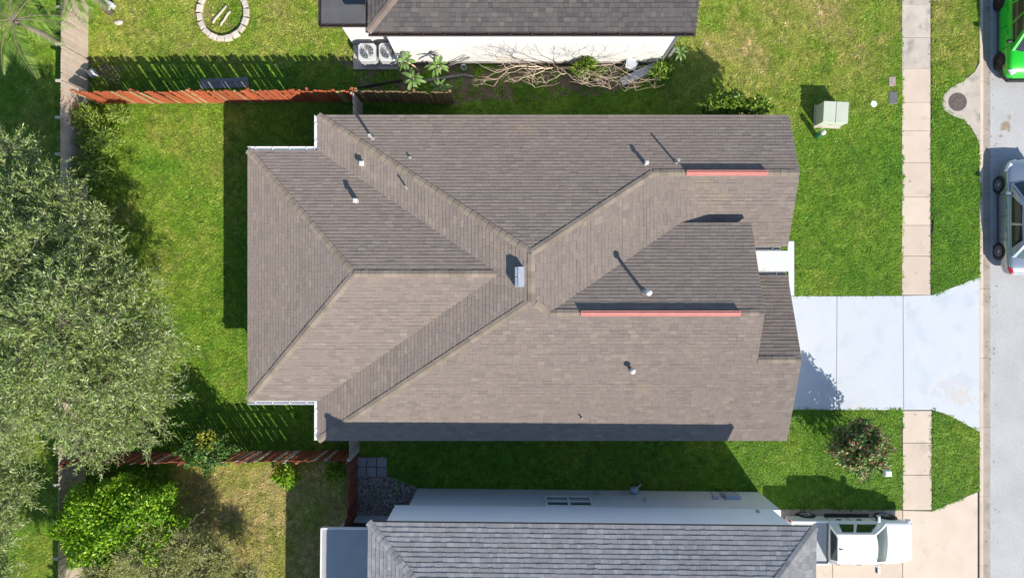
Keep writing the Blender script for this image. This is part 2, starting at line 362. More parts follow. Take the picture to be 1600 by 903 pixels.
def grass_mat(name, ground):
    m = bpy.data.materials.new(name); m.use_nodes = True; N = m.node_tree.nodes; L = m.node_tree.links; b = N['Principled BSDF']
    def attr(n):
        a = N.new('ShaderNodeAttribute'); a.attribute_name = n; a.attribute_type = 'GEOMETRY' if ground else 'INSTANCER'; return a.outputs['Fac']
    def mix(f, A, B, mode='MIX'):
        x = N.new('ShaderNodeMix'); x.data_type = 'RGBA'; x.blend_type = mode
        for s, v in ((0, f), (6, A), (7, B)):
            if hasattr(v, 'is_linked'): L.new(v, x.inputs[s])
            elif s == 0: x.inputs[0].default_value = v
            else: x.inputs[s].default_value = (*v, 1)
        return x.outputs[2]
    def ns(scale, det=4):
        g = N.new('ShaderNodeNewGeometry'); n = N.new('ShaderNodeTexNoise'); n.inputs['Scale'].default_value = scale; n.inputs['Detail'].default_value = det
        L.new(g.outputs['Position'], n.inputs['Vector']); return n.outputs['Fac']
    def ramp(src, cols):
        r = N.new('ShaderNodeValToRGB'); e = r.color_ramp.elements
        while len(e) < len(cols): e.new(.5)
        for i, (p, c) in enumerate(cols): e[i].position = p; e[i].color = (*c, 1)
        L.new(src, r.inputs[0]); return r.outputs[0]
    if ground:
        c = ramp(attr('dry'), [(0, (.07, .13, .015)), (.4, (.13, .17, .025)), (.75, (.26, .23, .08)), (1, (.36, .29, .13))])
        c = mix(1, c, ramp(ns(25), [(.3, (.55, .55, .55)), (.7, (1.3, 1.3, 1.3))]), 'MULTIPLY')
        c = mix(attr('soil'), c, ramp(ns(3), [(.3, (.12, .092, .06)), (.7, (.20, .155, .10))]))
        bp = N.new('ShaderNodeBump'); bp.inputs['Strength'].default_value = .7; bp.inputs['Distance'].default_value = .03
        L.new(ns(30), bp.inputs['Height']); L.new(bp.outputs[0], b.inputs['Normal'])
        b.inputs['Roughness'].default_value = 1
    else:
        dry = attr('dry')
        c = ramp(dry, [(0, (.110, .270, .018)), (.3, (.185, .350, .024)), (.6, (.340, .400, .060)), (1, (.52, .44, .17))])
        oi = N.new('ShaderNodeObjectInfo'); g = N.new('ShaderNodeNewGeometry')
        c = mix(1, c, ramp(oi.outputs['Random'], [(0, (.50, .56, .45)), (.55, (1.0, 1.0, 1)), (.92, (1.4, 1.28, 1.4)), (1, (2.0, 1.6, 3.0))]), 'MULTIPLY')
        c = mix(1, c, ramp(g.outputs['Random Per Island'], [(0, (.72, .76, .7)), (1, (1.22, 1.2, 1.2))]), 'MULTIPLY')
        b.inputs['Roughness'].default_value = .55; b.inputs['Specular IOR Level'].default_value = .3
        t = N.new('ShaderNodeBsdfTranslucent'); L.new(c, t.inputs[0]); ms = N.new('ShaderNodeMixShader'); ms.inputs[0].default_value = .26
        L.new(b.outputs[0], ms.inputs[1]); L.new(t.outputs[0], ms.inputs[2]); L.new(ms.outputs[0], N['Material Output'].inputs[0])
    L.new(c, b.inputs['Base Color'])
    return m
me.materials.append(grass_mat('turf_soil', True)); me.update()
tag(link('ground', me), 'turf and soil ground under the lawns and houses', 'ground', kind='structure')

# ------------------------------------------------------------------ road, kerb, pavements
mb = MB(); mb.box((25.1, 0, -.16), (8.55, 800, .1)); tag(mb.build('road', ASPHALT), 'worn pale grey asphalt street with parked cars', 'road', kind='structure')
def kerb(name, x0, x1, x2, sgn, label):
    root = empty(name, (0, 0, 0), kind='structure', label=label, cat='kerb')
    prof = [(x0, -.3), (x0, .03), (x0 + sgn * .13, .03), (x1 - sgn * .01, -.06), (x1, -.075), (x2, -.105), (x2, -.3)]
    r = random.Random(3); y = -30.0; k = 0; ms = {}
    L_ = 3.0
    m_ = MB(); v = []; f = []
    for yy in (0.006, L_ - .006):
        for (x, z) in prof: v.append((x, yy, z))
    n = len(prof)
    for j in range(n): f.append((j, (j + 1) % n, n + (j + 1) % n, n + j) if sgn < 0 else (n + j, n + (j + 1) % n, (j + 1) % n, j))
    f.append(tuple(range(n)) if sgn > 0 else tuple(reversed(range(n)))); f.append(tuple(reversed(range(n, 2 * n))) if sgn > 0 else tuple(range(n, 2 * n)))
    m_.add(v, f); me_ = m_.mesh('kerb_stone', [CONC, GUTTER])
    for p in me_.polygons:
        c = p.center
        if abs(c.x - x0) > .24: p.material_index = 1
    while y < 30:
        link('kerb_stone', me_, root, (0, y, 0)); y += L_
    return root
kerb('kerb', 20.28, 20.50, 20.83, 1, 'beige concrete kerb and gutter between lawn strip and street')

def slabs(root, polys, z, ch, m):
    for p in polys:
        mb = MB(); mb.prism(p, -.12, z, ch); mb.build('slab', m, root)
sw = empty('sidewalk', (0, 0, 0), label='beige concrete sidewalk running alongside the street', cat='sidewalk', kind='structure')
joints = [-110, -55, 7, 59, 107, 160, 204, 254, 308, 352, 400, 461]
mats_ = {7: CONC_OLD, -55: CONC_OLD, -110: CONC_OLD, 59: CONC_OLD}
for a, b in zip(joints[:-1], joints[1:]):
    ya, yb = P(0, a).y, P(0, b).y
    mb = MB(); mb.prism([(XS0, yb + .007), (XS1, yb + .007), (XS1, ya - .007), (XS0, ya - .007)], -.12, .03 + random.uniform(-.004, .004), .012)
    mb.build('slab', mats_.get(a, CONC), sw)
for a, b in ((641.2, 691.5), (691.5, 741.5), (741.5, 796.3)):
    ya, yb = P(0, a).y, P(0, b).y
    mb = MB(); mb.prism([(XS0 + .04, yb + .007), (XS1 + .05, yb + .007), (XS1 + .05, ya - .007), (XS0 + .04, ya - .007)], -.12, .03 + random.uniform(-.003, .003), .012)
    mb.build('slab', CONC, sw)
dr = empty('driveway', (0, 0, 0), label='pale blue painted concrete driveway in front of the brown roofed house', cat='driveway', kind='structure')
slabs(dr, DRIVE, .034, .01, CONC_BLUE)
wk = empty('entry_walk', (0, 0, 0), label='white painted entry walk between the two front gables', cat='walkway', kind='structure')
CONC_PALE = M('white_painted_concrete', (.62, .64, .66), (.58, .60, .63), sc=1.4, rough=.8, fine=.06, fsc=30)
mb = MB(); mb.prism(WALK, -.12, .06, 0); mb.build('slab', CONC_PALE, wk)
sd = empty('neighbour_driveway', (0, 0, 0), label='beige concrete driveway under the white pickup', cat='driveway', kind='structure')
slabs(sd, SDRIVE, .03, .01, CONC)
ap = empty('storm_inlet', (0, 0, 0), label='flared concrete storm inlet apron with a round iron cover', cat='storm drain')
mb = MB(); mb.prism(APRON, -.12, .036, .012); mb.build('apron', CONC_OLD, ap)
mc = P(1495.5, 160)
mb = MB(); mb.lathe([(.40, .03), (.40, .042), (.345, .042), (.345, .036)], (mc.x, mc.y, 0), 28, smooth=False); mb.build('cover_frame', IRON, ap)
mb = MB(); mb.lathe([(.34, .03), (.34, .044), (.30, .046), (.295, .040), (.2, .040), (.195, .046), (.1, .046), (.095, .04), (.03, .04)], (mc.x, mc.y, 0), 28, smooth=False)
for k in range(8):
    a = k * math.pi / 4; mb.box((mc.x + .25 * math.cos(a), mc.y + .25 * math.sin(a), .042), (.09, .03, .012), rz=a)
mb.build('manhole_cover', IRON, ap)
# soil edge along the sidewalk, lawn trench shadow put into its dark colour
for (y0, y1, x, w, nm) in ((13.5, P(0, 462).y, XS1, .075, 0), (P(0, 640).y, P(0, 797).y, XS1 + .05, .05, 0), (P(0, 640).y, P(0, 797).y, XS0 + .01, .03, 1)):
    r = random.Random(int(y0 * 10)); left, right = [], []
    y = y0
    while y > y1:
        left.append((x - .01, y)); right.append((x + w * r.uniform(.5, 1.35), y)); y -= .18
    mb = MB(); mb.prism(ccw(left + list(reversed(right))), -.02, .014); o = mb.build('soil_shadow_edge', EDGE); tag(o, 'narrow strip of soil along the sidewalk edge, coloured dark as trench shadow', 'soil', kind='structure')

# ------------------------------------------------------------------ shingled roofs
def clip(poly, ax, val, keep_less):
    out = []; n = len(poly)
    for i in range(n):
        a, b = poly[i], poly[(i + 1) % n]
        ia = a[ax] <= val if keep_less else a[ax] >= val; ib = b[ax] <= val if keep_less else b[ax] >= val
        if ia: out.append(a)
        if ia != ib:
            t = (val - a[ax]) / (b[ax] - a[ax]); q = [a[0] + (b[0] - a[0]) * t, a[1] + (b[1] - a[1]) * t]; q[ax] = val; out.append(tuple(q))
    return out

def shingle_plane(mb, pts, expo, wmin, wmax, thick, seed, gap=.010):
    r = random.Random(seed); P3 = [Vector(p) for p in pts]
    n = Vector((0, 0, 0))
    for i in range(len(P3)): n += P3[i].cross(P3[(i + 1) % len(P3)])
    n.normalize()
    if n.z < 0: n = -n; P3.reverse()
    e = Vector((0, 0, 1)).cross(n).normalized(); u = n.cross(e).normalized()      # e along the eave, u up the slope
    if u.z < 0: u = -u; e = -e
    o = min(P3, key=lambda p: p.z)
    loc = [((p - o).dot(e), (p - o).dot(u)) for p in P3]
    s0, s1 = min(l[0] for l in loc), max(l[0] for l in loc); tmax = max(l[1] for l in loc)
    k = 0
    while k * expo < tmax:
        t0, t1 = k * expo, (k + 1) * expo + .004; tj = r.uniform(-.004, .004)
        band = clip(clip(loc, 1, t1 - .004, True), 1, t0, False)
        if len(band) >= 3:
            s = s0 - r.uniform(0, wmax)
            while s < s1:
                w = r.uniform(wmin, wmax); q = clip(clip(clip(band, 0, s + w - .0045, True), 0, s, False), 1, t0 + (gap * r.choice((.25, .8, 1.0, 1.35)) + tj if k else 0), False)
                if len(q) >= 3:
                    area = abs(sum(q[i - 1][0] * q[i][1] - q[i][0] * q[i - 1][1] for i in range(len(q)))) / 2
                    if area > 1e-4:
                        th = thick * r.uniform(.75, 1.3); top, bot = [], []
                        for (a, b) in q:
                            base = o + e * a + u * b; hh = th * (1 - .85 * (b - t0) / expo) + .002
                            top.append(base + n * hh); bot.append(base - n * .008)
                        m = len(q); fs = [tuple(range(m))] + [((j + 1) % m, j, m + j, m + (j + 1) % m) for j in range(m)]
                        mb.add(top + bot, fs)
                s += w
        k += 1
    return n

def deck(mb, pts, drop=.02, th=.14):
    n = len(pts); a = [Vector(p) - Vector((0, 0, drop)) for p in pts]; b = [p - Vector((0, 0, th)) for p in a]
    area = sum(pts[i - 1][0] * pts[i][1] - pts[i][0] * pts[i - 1][1] for i in range(n))
    if area < 0: a.reverse(); b.reverse()
    mb.add(a + b, [tuple(range(n)), tuple(reversed(range(n, 2 * n)))] + [((j + 1) % n, j, n + j, n + (j + 1) % n) for j in range(n)])

def caps(parent, A, B, nL, nR, mat, expo=.21, half=.14, lift=.010):
    """bent cap shingles along a hip or ridge from A (low) to B (high)"""
    A, B = Vector(A), Vector(B); d = (B - A).normalized(); L = (B - A).length
    sl_ = nL.cross(d).normalized(); sr = d.cross(nR).normalized()
    if sl_.z > 1e-4: sl_ = -sl_
    if sr.z > 1e-4: sr = -sr
    if abs(sl_.z) < 1e-4 or abs(sr.z) < 1e-4: pass
    up = (nL + nR).normalized(); ln = expo * 1.35
    v = []
    for t, hh in ((0, .020), (ln, .010)):
        for off in (sl_ * half, Vector((0, 0, 0)), sr * half): v.append(off + d * t + up * (hh + lift + (.004 if off.length < .01 else 0)))
    for t, hh in ((0, .012), (ln, .004)):
        for off in (sl_ * half, Vector((0, 0, 0)), sr * half): v.append(off + d * t + up * (hh - .004))
    f = [(0, 1, 4, 3), (1, 2, 5, 4), (6, 7, 1, 0), (7, 8, 2, 1), (3, 4, 10, 9), (4, 5, 11, 10), (0, 3, 9, 6), (2, 8, 11, 5)]
    mb = MB(); mb.add(v, f); me_ = mb.mesh('cap_shingle', mat)
    bmm = bmesh.new(); bmm.from_mesh(me_); bmesh.ops.recalc_face_normals(bmm, faces=bmm.faces); bmm.to_mesh(me_); bmm.free()
    k = 0
    while k * expo < L - expo * 1.3:
        p = A + d * (k * expo) + up * random.uniform(0, .006); o = link('cap_shingle', me_, parent, p); k += 1

# ---- main house
EZ, SN, SW, XW, YN, YS = 2.66, .417, .277, -7.67, 6.87, -5.99
xr = .70; zr = EZ + SW * (xr - XW); yrn = YN - (zr - EZ) / SN; yrs = YS + (zr - EZ) / SN
yg = 4.42; zg = EZ + SN * (YN - yg); xg = xr + (zr - zg) / SW; XE = 10.96
ye = 1.69; ze = zg - SN * (yg - ye)
XG = 9.22; dzv = (XG - xg) * SW; yv = yg - dzv / SN
ys2 = -.87; zs2 = EZ + SN * (ys2 - YS); xs2 = xr + (zr - zs2) / SW; yse = 2.55; zse = zs2 - SN * (yse - ys2); xv2 = xs2 + (zs2 - zse) / SW
ygr = -2.655; zgr = EZ + SN * (ygr - YS); yge = .54; zge = zgr - SN * (yge - ygr); XGA = 10.88
xe0, yen, yes = -10.45, 5.48, -4.42; yer = .55; xv = -.475; zer = EZ + SW * (xv - XW); xer = -5.80
PL = {
    'north': [(XW, YN, EZ), (XE, YN, EZ), (XE, yg, zg), (xg, yg, zg), (xr, yrn, zr)],
    'ngable': [(xg, yg, zg), (XE, yg, zg), (XE, ye, ze), (XG, ye, ze), (XG, yv, zg - dzv)],
    'east': [(xr, yrn, zr), (xg, yg, zg), (XG, yv, zr - SW * (XG - xr)), (xv2, yse, zse), (xs2, ys2, zs2), (xr, yrs, zr)],
    'sgable': [(xs2, ys2, zs2), (xv2, yse, zse), (XG, yse, zse), (XG, ys2, zs2)],
    'south': [(XW, YS, EZ), (XGA, YS, EZ), (XGA, ygr, zgr), (XG, ygr, zgr), (XG, ys2, zs2), (xs2, ys2, zs2), (xr, yrs, zr)],
    'garage': [(XG - .12, ygr, zgr), (XG - .12, yge, zge), (XGA, yge, zge), (XGA, ygr, zgr)],
    'west': [(XW, YN, EZ), (XW, yen, EZ), (xv, yer, zer), (XW, yes, EZ), (XW, YS, EZ), (xr, yrs, zr), (xr, yrn, zr)],
    'xnorth': [(xe0, yen, EZ), (xer, yer, zer), (xv, yer, zer), (XW, yen, EZ)],
    'xwest': [(xe0, yen, EZ), (xe0, yes, EZ), (xer, yer, zer)],
    'xsouth': [(xe0, yes, EZ), (XW, yes, EZ), (xv, yer, zer), (xer, yer, zer)]}
house = empty('brown_roof_house', (0, 0, 0), label='large house with a brown shingle hip roof in the middle', cat='house')
mbd, mbs = MB(), MB(); NR = {}
for i, (k, pts) in enumerate(PL.items()):
    deck(mbd, pts); NR[k] = shingle_plane(mbs, pts, .142, .27, .34, .0125, 100 + i)
roof = mbd.build('roof', [DECK], house)
sh = mbs.build('shingles', SHINGLE, roof); sh['kind'] = 'stuff'
Vx = lambda *a: Vector(a)
for A, B, l, r_ in (((XW, YN, EZ), (xr, yrn, zr), 'north', 'west'), ((XW, YS, EZ), (xr, yrs, zr), 'west', 'south'),
                    ((xg, yg, zg), (xr, yrn, zr), 'east', 'north'), ((xs2, ys2, zs2), (xr, yrs, zr), 'south', 'east'),
                    ((xr, yrs, zr), (xr, yrn, zr), 'west', 'east'), ((xg, yg, zg), (XE, yg, zg), 'north', 'ngable'),
                    ((xs2, ys2, zs2), (XG, ys2, zs2), 'sgable', 'south'), ((XG, ygr, zgr), (XGA, ygr, zgr), 'garage', 'south'),
                    ((xe0, yen, EZ), (xer, yer, zer), 'xnorth', 'xwest'), ((xe0, yes, EZ), (xer, yer, zer), 'xwest', 'xsouth'), ((xer, yer, zer), (xv, yer, zer), 'xnorth', 'xsouth')):
    caps(roof, A, B, NR[l], NR[r_], CAP, expo=.27)
# walls, gables, doors
mb = MB()
mb.box((.7, .45, 1.3), (15.9, 11.95, 2.6)); mb.build('wall', STUCCO_T, house)
mb = MB(); mb.box((-8.6, .53, 1.29), (2.9, 9.0, 2.58)); mb.build('wall', STUCCO_T, house)
mb = MB(); mb.box((9.55, 4.25, 1.28), (1.85, 4.3, 2.5)); mb.add([(10.42, 2.1, 2.5), (10.42, 6.4, 2.5), (10.42, 6.4, 2.8), (10.42, yg, zg - .2), (10.42, 2.1, 2.6)], [(0, 1, 2, 3, 4)]); mb.build('wall', STUCCO_T, house)
mb = MB(); mb.box((9.55, -2.7, 1.29), (1.8, 5.6, 2.52)); mb.add([(10.40, -5.5, 2.5), (10.40, .1, 2.5), (10.40, .1, 2.8), (10.40, ygr, zgr - .2), (10.40, -5.5, 2.75)], [(0, 1, 2, 3, 4)]); mb.build('wall', STUCCO_T, house)
mb = MB(); mb.box((7.6, .8, 2.5), (2.1, 2.6, 1.7)); mb.add([(8.66, -2.6, 2.6), (8.66, 2.1, 2.6), (8.66, 2.1, 3.42), (8.66, ys2, zs2 - .22), (8.66, -2.6, 3.85)], [(0, 1, 2, 3, 4)]); mb.build('wall', STUCCO_T, house)
gd = empty('garage_door', (10.46, -2.75, 0)); gd.parent = house
for k in range(4):
    mb = MB(); mb.box((0, 0, .29 + k * .545), (.04, 4.8, .535), ch=.012); mb.build('panel', WHITE, gd)
mb = MB(); mb.box((8.70, 1.15, 1.05), (.05, .95, 2.05), ch=.01); fd = mb.build('door', M('door_paint', (.12, .05, .03), rough=.4), house)
mb = MB(); mb.lathe([(.03, 0), (.035, .02), (.02, .05)], M=Matrix.Rotation(R(90), 4, 'Y')); mb.build('handle', STEEL, fd, (8.73, 1.5, 1.02))
# white rear gutters, grey entry gutters
def gutter(pts, w, m, parent, h=.10):
    for a, b in zip(pts[:-1], pts[1:]):
        a, b = Vector(a), Vector(b); d = (b - a); L = d.length; rz = math.atan2(d.y, d.x); c = (a + b) / 2
        mb = MB(); Mx = Matrix.Translation(c) @ Matrix.Rotation(rz, 4, 'Z')
        for (y0, y1, z0, z1) in ((-w / 2, -w / 2 + .018, -h, .0), (w / 2 - .018, w / 2, -h, .0), (-w / 2, w / 2, -h, -h + .015)):
            q = [Mx @ Vector((x, y, z)) for x in (-L / 2, L / 2) for y in (y0, y1) for z in (z0, z1)]
            mb.add(q, [(0, 1, 3, 2), (4, 6, 7, 5), (0, 4, 5, 1), (2, 3, 7, 6), (0, 2, 6, 4), (1, 5, 7, 3)])
        k = int(L / .8) + 1
        for i in range(k):
            x = -L / 2 + (i + .5) * L / k; c2 = Mx @ Vector((x, 0, -.006)); mb.box(c2, (.035, w, .012), rz=rz)
        mb.build('gutter', m, parent)
g = .075
gutter([(xe0 - .02, yen + g, EZ), (XW - .12, yen + g, EZ)], .15, WHITEMETAL, house)
gutter([(XW - g, yen + .02, EZ), (XW - g, YN, EZ)], .15, WHITEMETAL, house)
gutter([(xe0 - .02, yes - g, EZ), (XW - .12, yes - g, EZ)], .15, WHITEMETAL, house)
gutter([(XW - g, yes - .02, EZ), (XW - g, YS, EZ)], .15, WHITEMETAL, house)
gutter([(XG + .08, ye - g, ze), (XE - .25, ye - g, ze)], .14, LEAD, house)
gutter([(XG + .05, yge + g, zge), (XGA - .05, yge + g, zge)], .14, LEAD, house)
# red ridge vents
def ridge_vent(x0, x1, y, z, nrm):
    mb = MB(); L = x1 - x0; s = SN
    yt = y + .05; pts = []
    for x in (x0, x1):
        pts += [(x, y - .15, z + .095 - .15 * s), (x, yt, z + .115), (x, yt, z + .095), (x, y - .145, z + .07 - .15 * s)]
    mb.add(pts, [(0, 4, 5, 1), (1, 5, 6, 2), (3, 7, 4, 0), (2, 6, 7, 3), (0, 1, 2, 3), (7, 6, 5, 4)])
    rv = mb.build('ridge_vent', RED, roof)
    mb = MB(); mb.box(((x0 + x1) / 2, y + .02, z + .04), (L - .04, .03, .15)); mb.build('vent_mesh', DARK, rv) if False else None
    mb = MB(); mb.box(((x0 + x1) / 2, y + .0, z + .03), (L - .03, .02, .17)); mb.build('vent_throat', DARK, roof)
    for x in (x0 + .015, x1 - .015):
        mb = MB(); mb.add([(x, y - .14, z - .08), (x, y + .05, z - .02), (x, yt, z + .11), (x, y - .15, z + .09 - .15 * s)], [(0, 1, 2, 3)]); mb.build('vent_end', RED, roof)
ridge_vent(6.63, 9.72, yg + .03, zg, None)
ridge_vent(2.50, 8.33, ys2 + .03, zs2, None)
# roof vents
def zplane(k, x, y):
    a = Vector(PL[k][0]); n = NR[k]; return a.z - (n.x * (x - a.x) + n.y * (y - a.y)) / n.z
def roof_pt(px, py, k, up):
    z = 4.0
    for _ in range(12):
        p = P(px, py, z); z = zplane(k, p.x, p.y) + up
    return Vector((p.x, p.y, z - up))
def pipe_vent(px, py, k, h, r=.05, cap=False, nm='vent_pipe'):
    p = roof_pt(px, py, k, h); mb = MB()
    mb.lathe([(r * 2.1, -.12), (r * 2.0, .0), (r * 1.25, .05), (r * 1.15, .06)], p, 14); fl = mb.build('pipe_flashing', LEAD, roof)
    mb = MB()
    if cap: mb.lathe([(r, 0), (r, h - .12), (r * 1.8, h - .12), (r * 1.9, h - .07), (r * 1.2, h), (0.004, h + .02)], p, 16)
    else: mb.lathe([(r, 0), (r, h), (r * .75, h), (r * .72, h - .06), (.003, h - .06)], p, 14, smooth=False)
    mb.build(nm, PVC if cap else LEAD, roof)
    if not cap:
        mb = MB(); mb.lathe([(r * 1.12, h - .04), (r * 1.12, h + .012), (r * .7, h + .012), (r * .7, h - .03)], p, 14, smooth=False); mb.build('pipe_collar', PVC, roof)
def box_vent(px, py, k, h, w=.27):
    p = roof_pt(px, py, k, h); mb = MB()
    mb.box(p + Vector((0, 0, h / 2 - .1)), (w * .8, w * .8, h), ch=.01); mb.box(p + Vector((0, 0, h - .02)), (w, w, .09), ch=.02)
    mb.build('roof_vent', PVC, roof)
pipe_vent(577.5, 212, 'north', .52, .055)
box_vent(564.5, 255, 'west', .22, .18)
box_vent(554.5, 313, 'xnorth', .36, .16)
pipe_vent(633.5, 292, 'west', .36, .03)
pipe_vent(640, 246, 'north', .08, .035)
box_vent(1011, 254, 'north', .32, .14)
pipe_vent(1061, 250, 'north', .55, .042)
pipe_vent(1014.5, 457, 'sgable', .95, .065, cap=True)
pipe_vent(989, 580, 'south', .42, .062, cap=True)
pipe_vent(909.5, 654, 'south', .2, .03)
p = roof_pt(811.5, 432, 'west', .32)
mb = MB(); mb.box(p + Vector((0, .17, .05)), (.32, .34, .52), ch=.015); mb.box(p + Vector((0, -.19, .05)), (.32, .34, .52), ch=.015)
mb.box(p + Vector((.06, .17, .30)), (.22, .36, .05), ry=R(12)); mb.box(p + Vector((.06, -.19, .30)), (.22, .36, .05), ry=R(12)); mb.build('metal_flue', STEEL, roof)

# ---- hip-roof neighbours
def place(root, f): return root
def nb_roof(root, pts_list, caps_list, sm, cm, expo, wmin, wmax, seed, cexpo=.2):
    mbd, mbs, ns_ = MB(), MB(), []
    for i, pts in enumerate(pts_list): deck(mbd, pts); ns_.append(shingle_plane(mbs, pts, expo, wmin, wmax, .02, seed + i))
    rf = mbd.build('roof', DECK, root); s = mbs.build('shingles', sm, rf); s['kind'] = 'stuff'
    for A, B, i, j in caps_list: caps(rf, A, B, ns_[i], ns_[j], cm, expo=cexpo)
    return rf
# south neighbour (local origin at the middle of its north eave)
sh_ = empty('grey_roof_house', (2.83, -8.285, 0), -.0105, 'house with a grey shingle roof at the bottom of the picture', 'house')
w2, ez, m2, dep = 7.89, 5.65, .42, 11.0; zr2 = ez + m2 * dep / 2
rp = [[(-w2, 0, ez), (w2, 0, ez), (w2 - dep / 2, -dep / 2, zr2), (-w2 + dep / 2, -dep / 2, zr2)],
      [(-w2, 0, ez), (-w2 + dep / 2, -dep / 2, zr2), (-w2, -dep, ez)], [(w2, 0, ez), (w2, -dep, ez), (w2 - dep / 2, -dep / 2, zr2)],
      [(-w2, -dep, ez), (-w2 + dep / 2, -dep / 2, zr2), (w2 - dep / 2, -dep / 2, zr2), (w2, -dep, ez)]]
nb_roof(sh_, rp, [((-w2, 0, ez), (-w2 + dep / 2, -dep / 2, zr2), 0, 1), ((w2, 0, ez), (w2 - dep / 2, -dep / 2, zr2), 2, 0),
                  ((-w2 + dep / 2, -dep / 2, zr2), (w2 - dep / 2, -dep / 2, zr2), 0, 3)], SHINGLE_S, CAP_S, .162, .12, .30, 300, .2)
mb = MB(); mb.box((.47, -.42 - 5.1, 1.25), (14.81, 10.2, 2.5)); mb.build('lower_wall', STUCCO_G, sh_)
mb = MB(); mb.box((.02, -.40 - 5.1, 4.02), (14.98, 10.24, 3.04)); mb.build('upper_wall', STUCCO_L, sh_)
# window in the lower wall
wx = P(888, 783, 1.6).x - 2.83
win = empty('window', (wx, -.42, .22)); win.parent = sh_
mb = MB()
for x in (-.92, 0, .92): mb.box((x, .03, 1.55), (.09, .09, 1.25))
for z in (.92, 1.55, 2.18): mb.box((0, .03, z), (1.93, .085, .09))
mb.build('window_frame', WHITE, win)
for x in (-.46, .46):
    mb = MB(); mb.box((x, .012, 1.87), (.84, .02, .55)); mb.build('pane', GLASS_T, win)
    mb = MB(); mb.box((x, .012, 1.23), (.84, .02, .55)); pn = mb.build('pane', GLASS, win)
    mb = MB()
    for k in range(5): mb.box((x - .28 + k * .14, .024, 1.23), (.014, .008, .54))
    mb.box((x, .03, 1.23), (.84, .012, .022)); mb.build('muntin', WHITE, win)
# small fittings on the wall
def fit(name, px, py, z, size, m, label=None, rz=0):
    p = P(px, py, z); mb = MB(); mb.box((p.x - 2.83, -.42 + size[1] / 2 + .004, z), size, ch=.012); return mb.build(name, m, sh_)
GREYBOX = M('grey_meter_box', (.38, .44, .52), rough=.5)
fit('meter_box', 1144, 777, 1.0, (.62, .16, .42), GREYBOX); fit('meter_box', 1118, 778, 1.1, (.22, .12, .2), GREYBOX); fit('meter_box', 1132, 772, .8, (.2, .14, .3), GREYBOX)
for px in (1111, 1125, 1137, 1149):
    p = P(px, 772, .4); mb = MB(); mb.tube([(p.x - 2.83, -.36, .05), (p.x - 2.83, -.36, 1.0)], .02, 8); mb.build('conduit', GREYBOX, sh_)
fit('hose_bib', 1009, 781, 1.4, (.06, .08, .5), PVC); fit('vent_cover', 932, 774, .8, (.3, .05, .12), STUCCO_T)
p = P(934, 768, .5); mb = MB(); mb.tube([(p.x - 2.83, -.38, .0), (p.x - 2.83, -.38, .7)], .018, 8); mb.build('conduit', PVC, sh_)
p = P(990, 767, .4); mb = MB()
mb.lathe([(.03, -.12), (.17, -.12), (.17, .12), (.03, .12)], (p.x - 2.83, -.25, .55), 18, M=Matrix.Rotation(R(90), 4, 'X'))
mb.tube([(p.x - 2.83 + .1, -.2, .5), (p.x - 2.83 + .35, -.1, .2), (p.x - 2.83 + .3, -.05, .05)], .03, 8); mb.build('hose_reel', GREYBOX, sh_)
p = P(1184, 799, 2.9); mb = MB(); mb.box((p.x - 2.83, -.36, 2.9), (.1, .14, .22), ch=.02); mb.build('wall_lamp', GREYBOX, sh_)
# rear lanai
mb = MB(); mb.box((-8.82, -1.62 - 4.5, .35), (2.1, 9.0, .70)); mb.build('knee_wall', WHITE, sh_)
mb = MB(); mb.box((-8.82, -1.66 - 4.5, 1.7), (2.0, 8.9, 2.1)); mb.build('screen', SCREEN, sh_)
for x in (-9.83, -7.85):
    mb = MB(); mb.box((x, -1.64, 1.7), (.1, .1, 2.1)); mb.build('post', WHITE, sh_)
lr = []
for (x0, x1, y0, y1) in ((-10.26, -7.6, -3.35, -1.22), (-10.26, -8.92, -10, -3.37), (-8.90, -7.6, -10, -3.37)):
    mb = MB(); mb.prism([(x0, y0), (x1, y0), (x1, y1), (x0, y1)], 2.80, 2.90, .006); mb.build('roof_panel', LANAI_S, sh_)
mb = MB(); mb.box((-8.93, -1.19, 2.87), (2.70, .05, .17)); mb.box((-10.285, -5.6, 2.87), (.05, 8.85, .17)); mb.build('fascia', WHITE, sh_)

# north neighbour
nh = empty('white_wall_house', (.0, 9.35, 0), 0, 'white walled house with dark roof and black gutter at the top', 'house')
x0, x1, ez, m3, dep = -5.24, 6.70, 4.85, .42, 11.0; zr3 = ez + m3 * dep / 2
rp = [[(x0, 0, ez), (x1, 0, ez), (x1, dep / 2, zr3), (x0 + dep / 2, dep / 2, zr3)], [(x0, 0, ez), (x0 + dep / 2, dep / 2, zr3), (x0, dep, ez)],
      [(x0, dep, ez), (x0 + dep / 2, dep / 2, zr3), (x1, dep / 2, zr3), (x1, dep, ez)]]
nb_roof(nh, rp, [((x0, 0, ez), (x0 + dep / 2, dep / 2, zr3), 1, 0), ((x0 + dep / 2, dep / 2, zr3), (x1, dep / 2, zr3), 2, 0)], SHINGLE_N, CAP_N, .162, .12, .30, 400, .2)
mb = MB(); mb.box((.77, .41 + 5.1, 2.4), (11.24, 10.2, 4.8)); mb.build('wall', STUCCO_W, nh)
mb = MB(); mb.box((.77, .41 - .012, .16), (11.26, .024, .32)); mb.build('plinth', M('dirty_plinth', (.22, .20, .18), (.30, .28, .26), sc=3, rough=.9), nh)
mb = MB(); mb.box((6.40, .45, 2.4), (.12, .14, 4.7)); mb.build('downpipe', M('grey_pipe', (.16, .16, .17), rough=.5), nh)
gutter([(x0, -.07, ez - .01), (x1, -.07, ez - .01)], .14, BLACKMETAL, nh)
mb = MB(); mb.box((-5.87, 1.25 + 4.5, 1.5), (2.06, 9, 3.0)); mb.build('wall', STUCCO_W, nh)
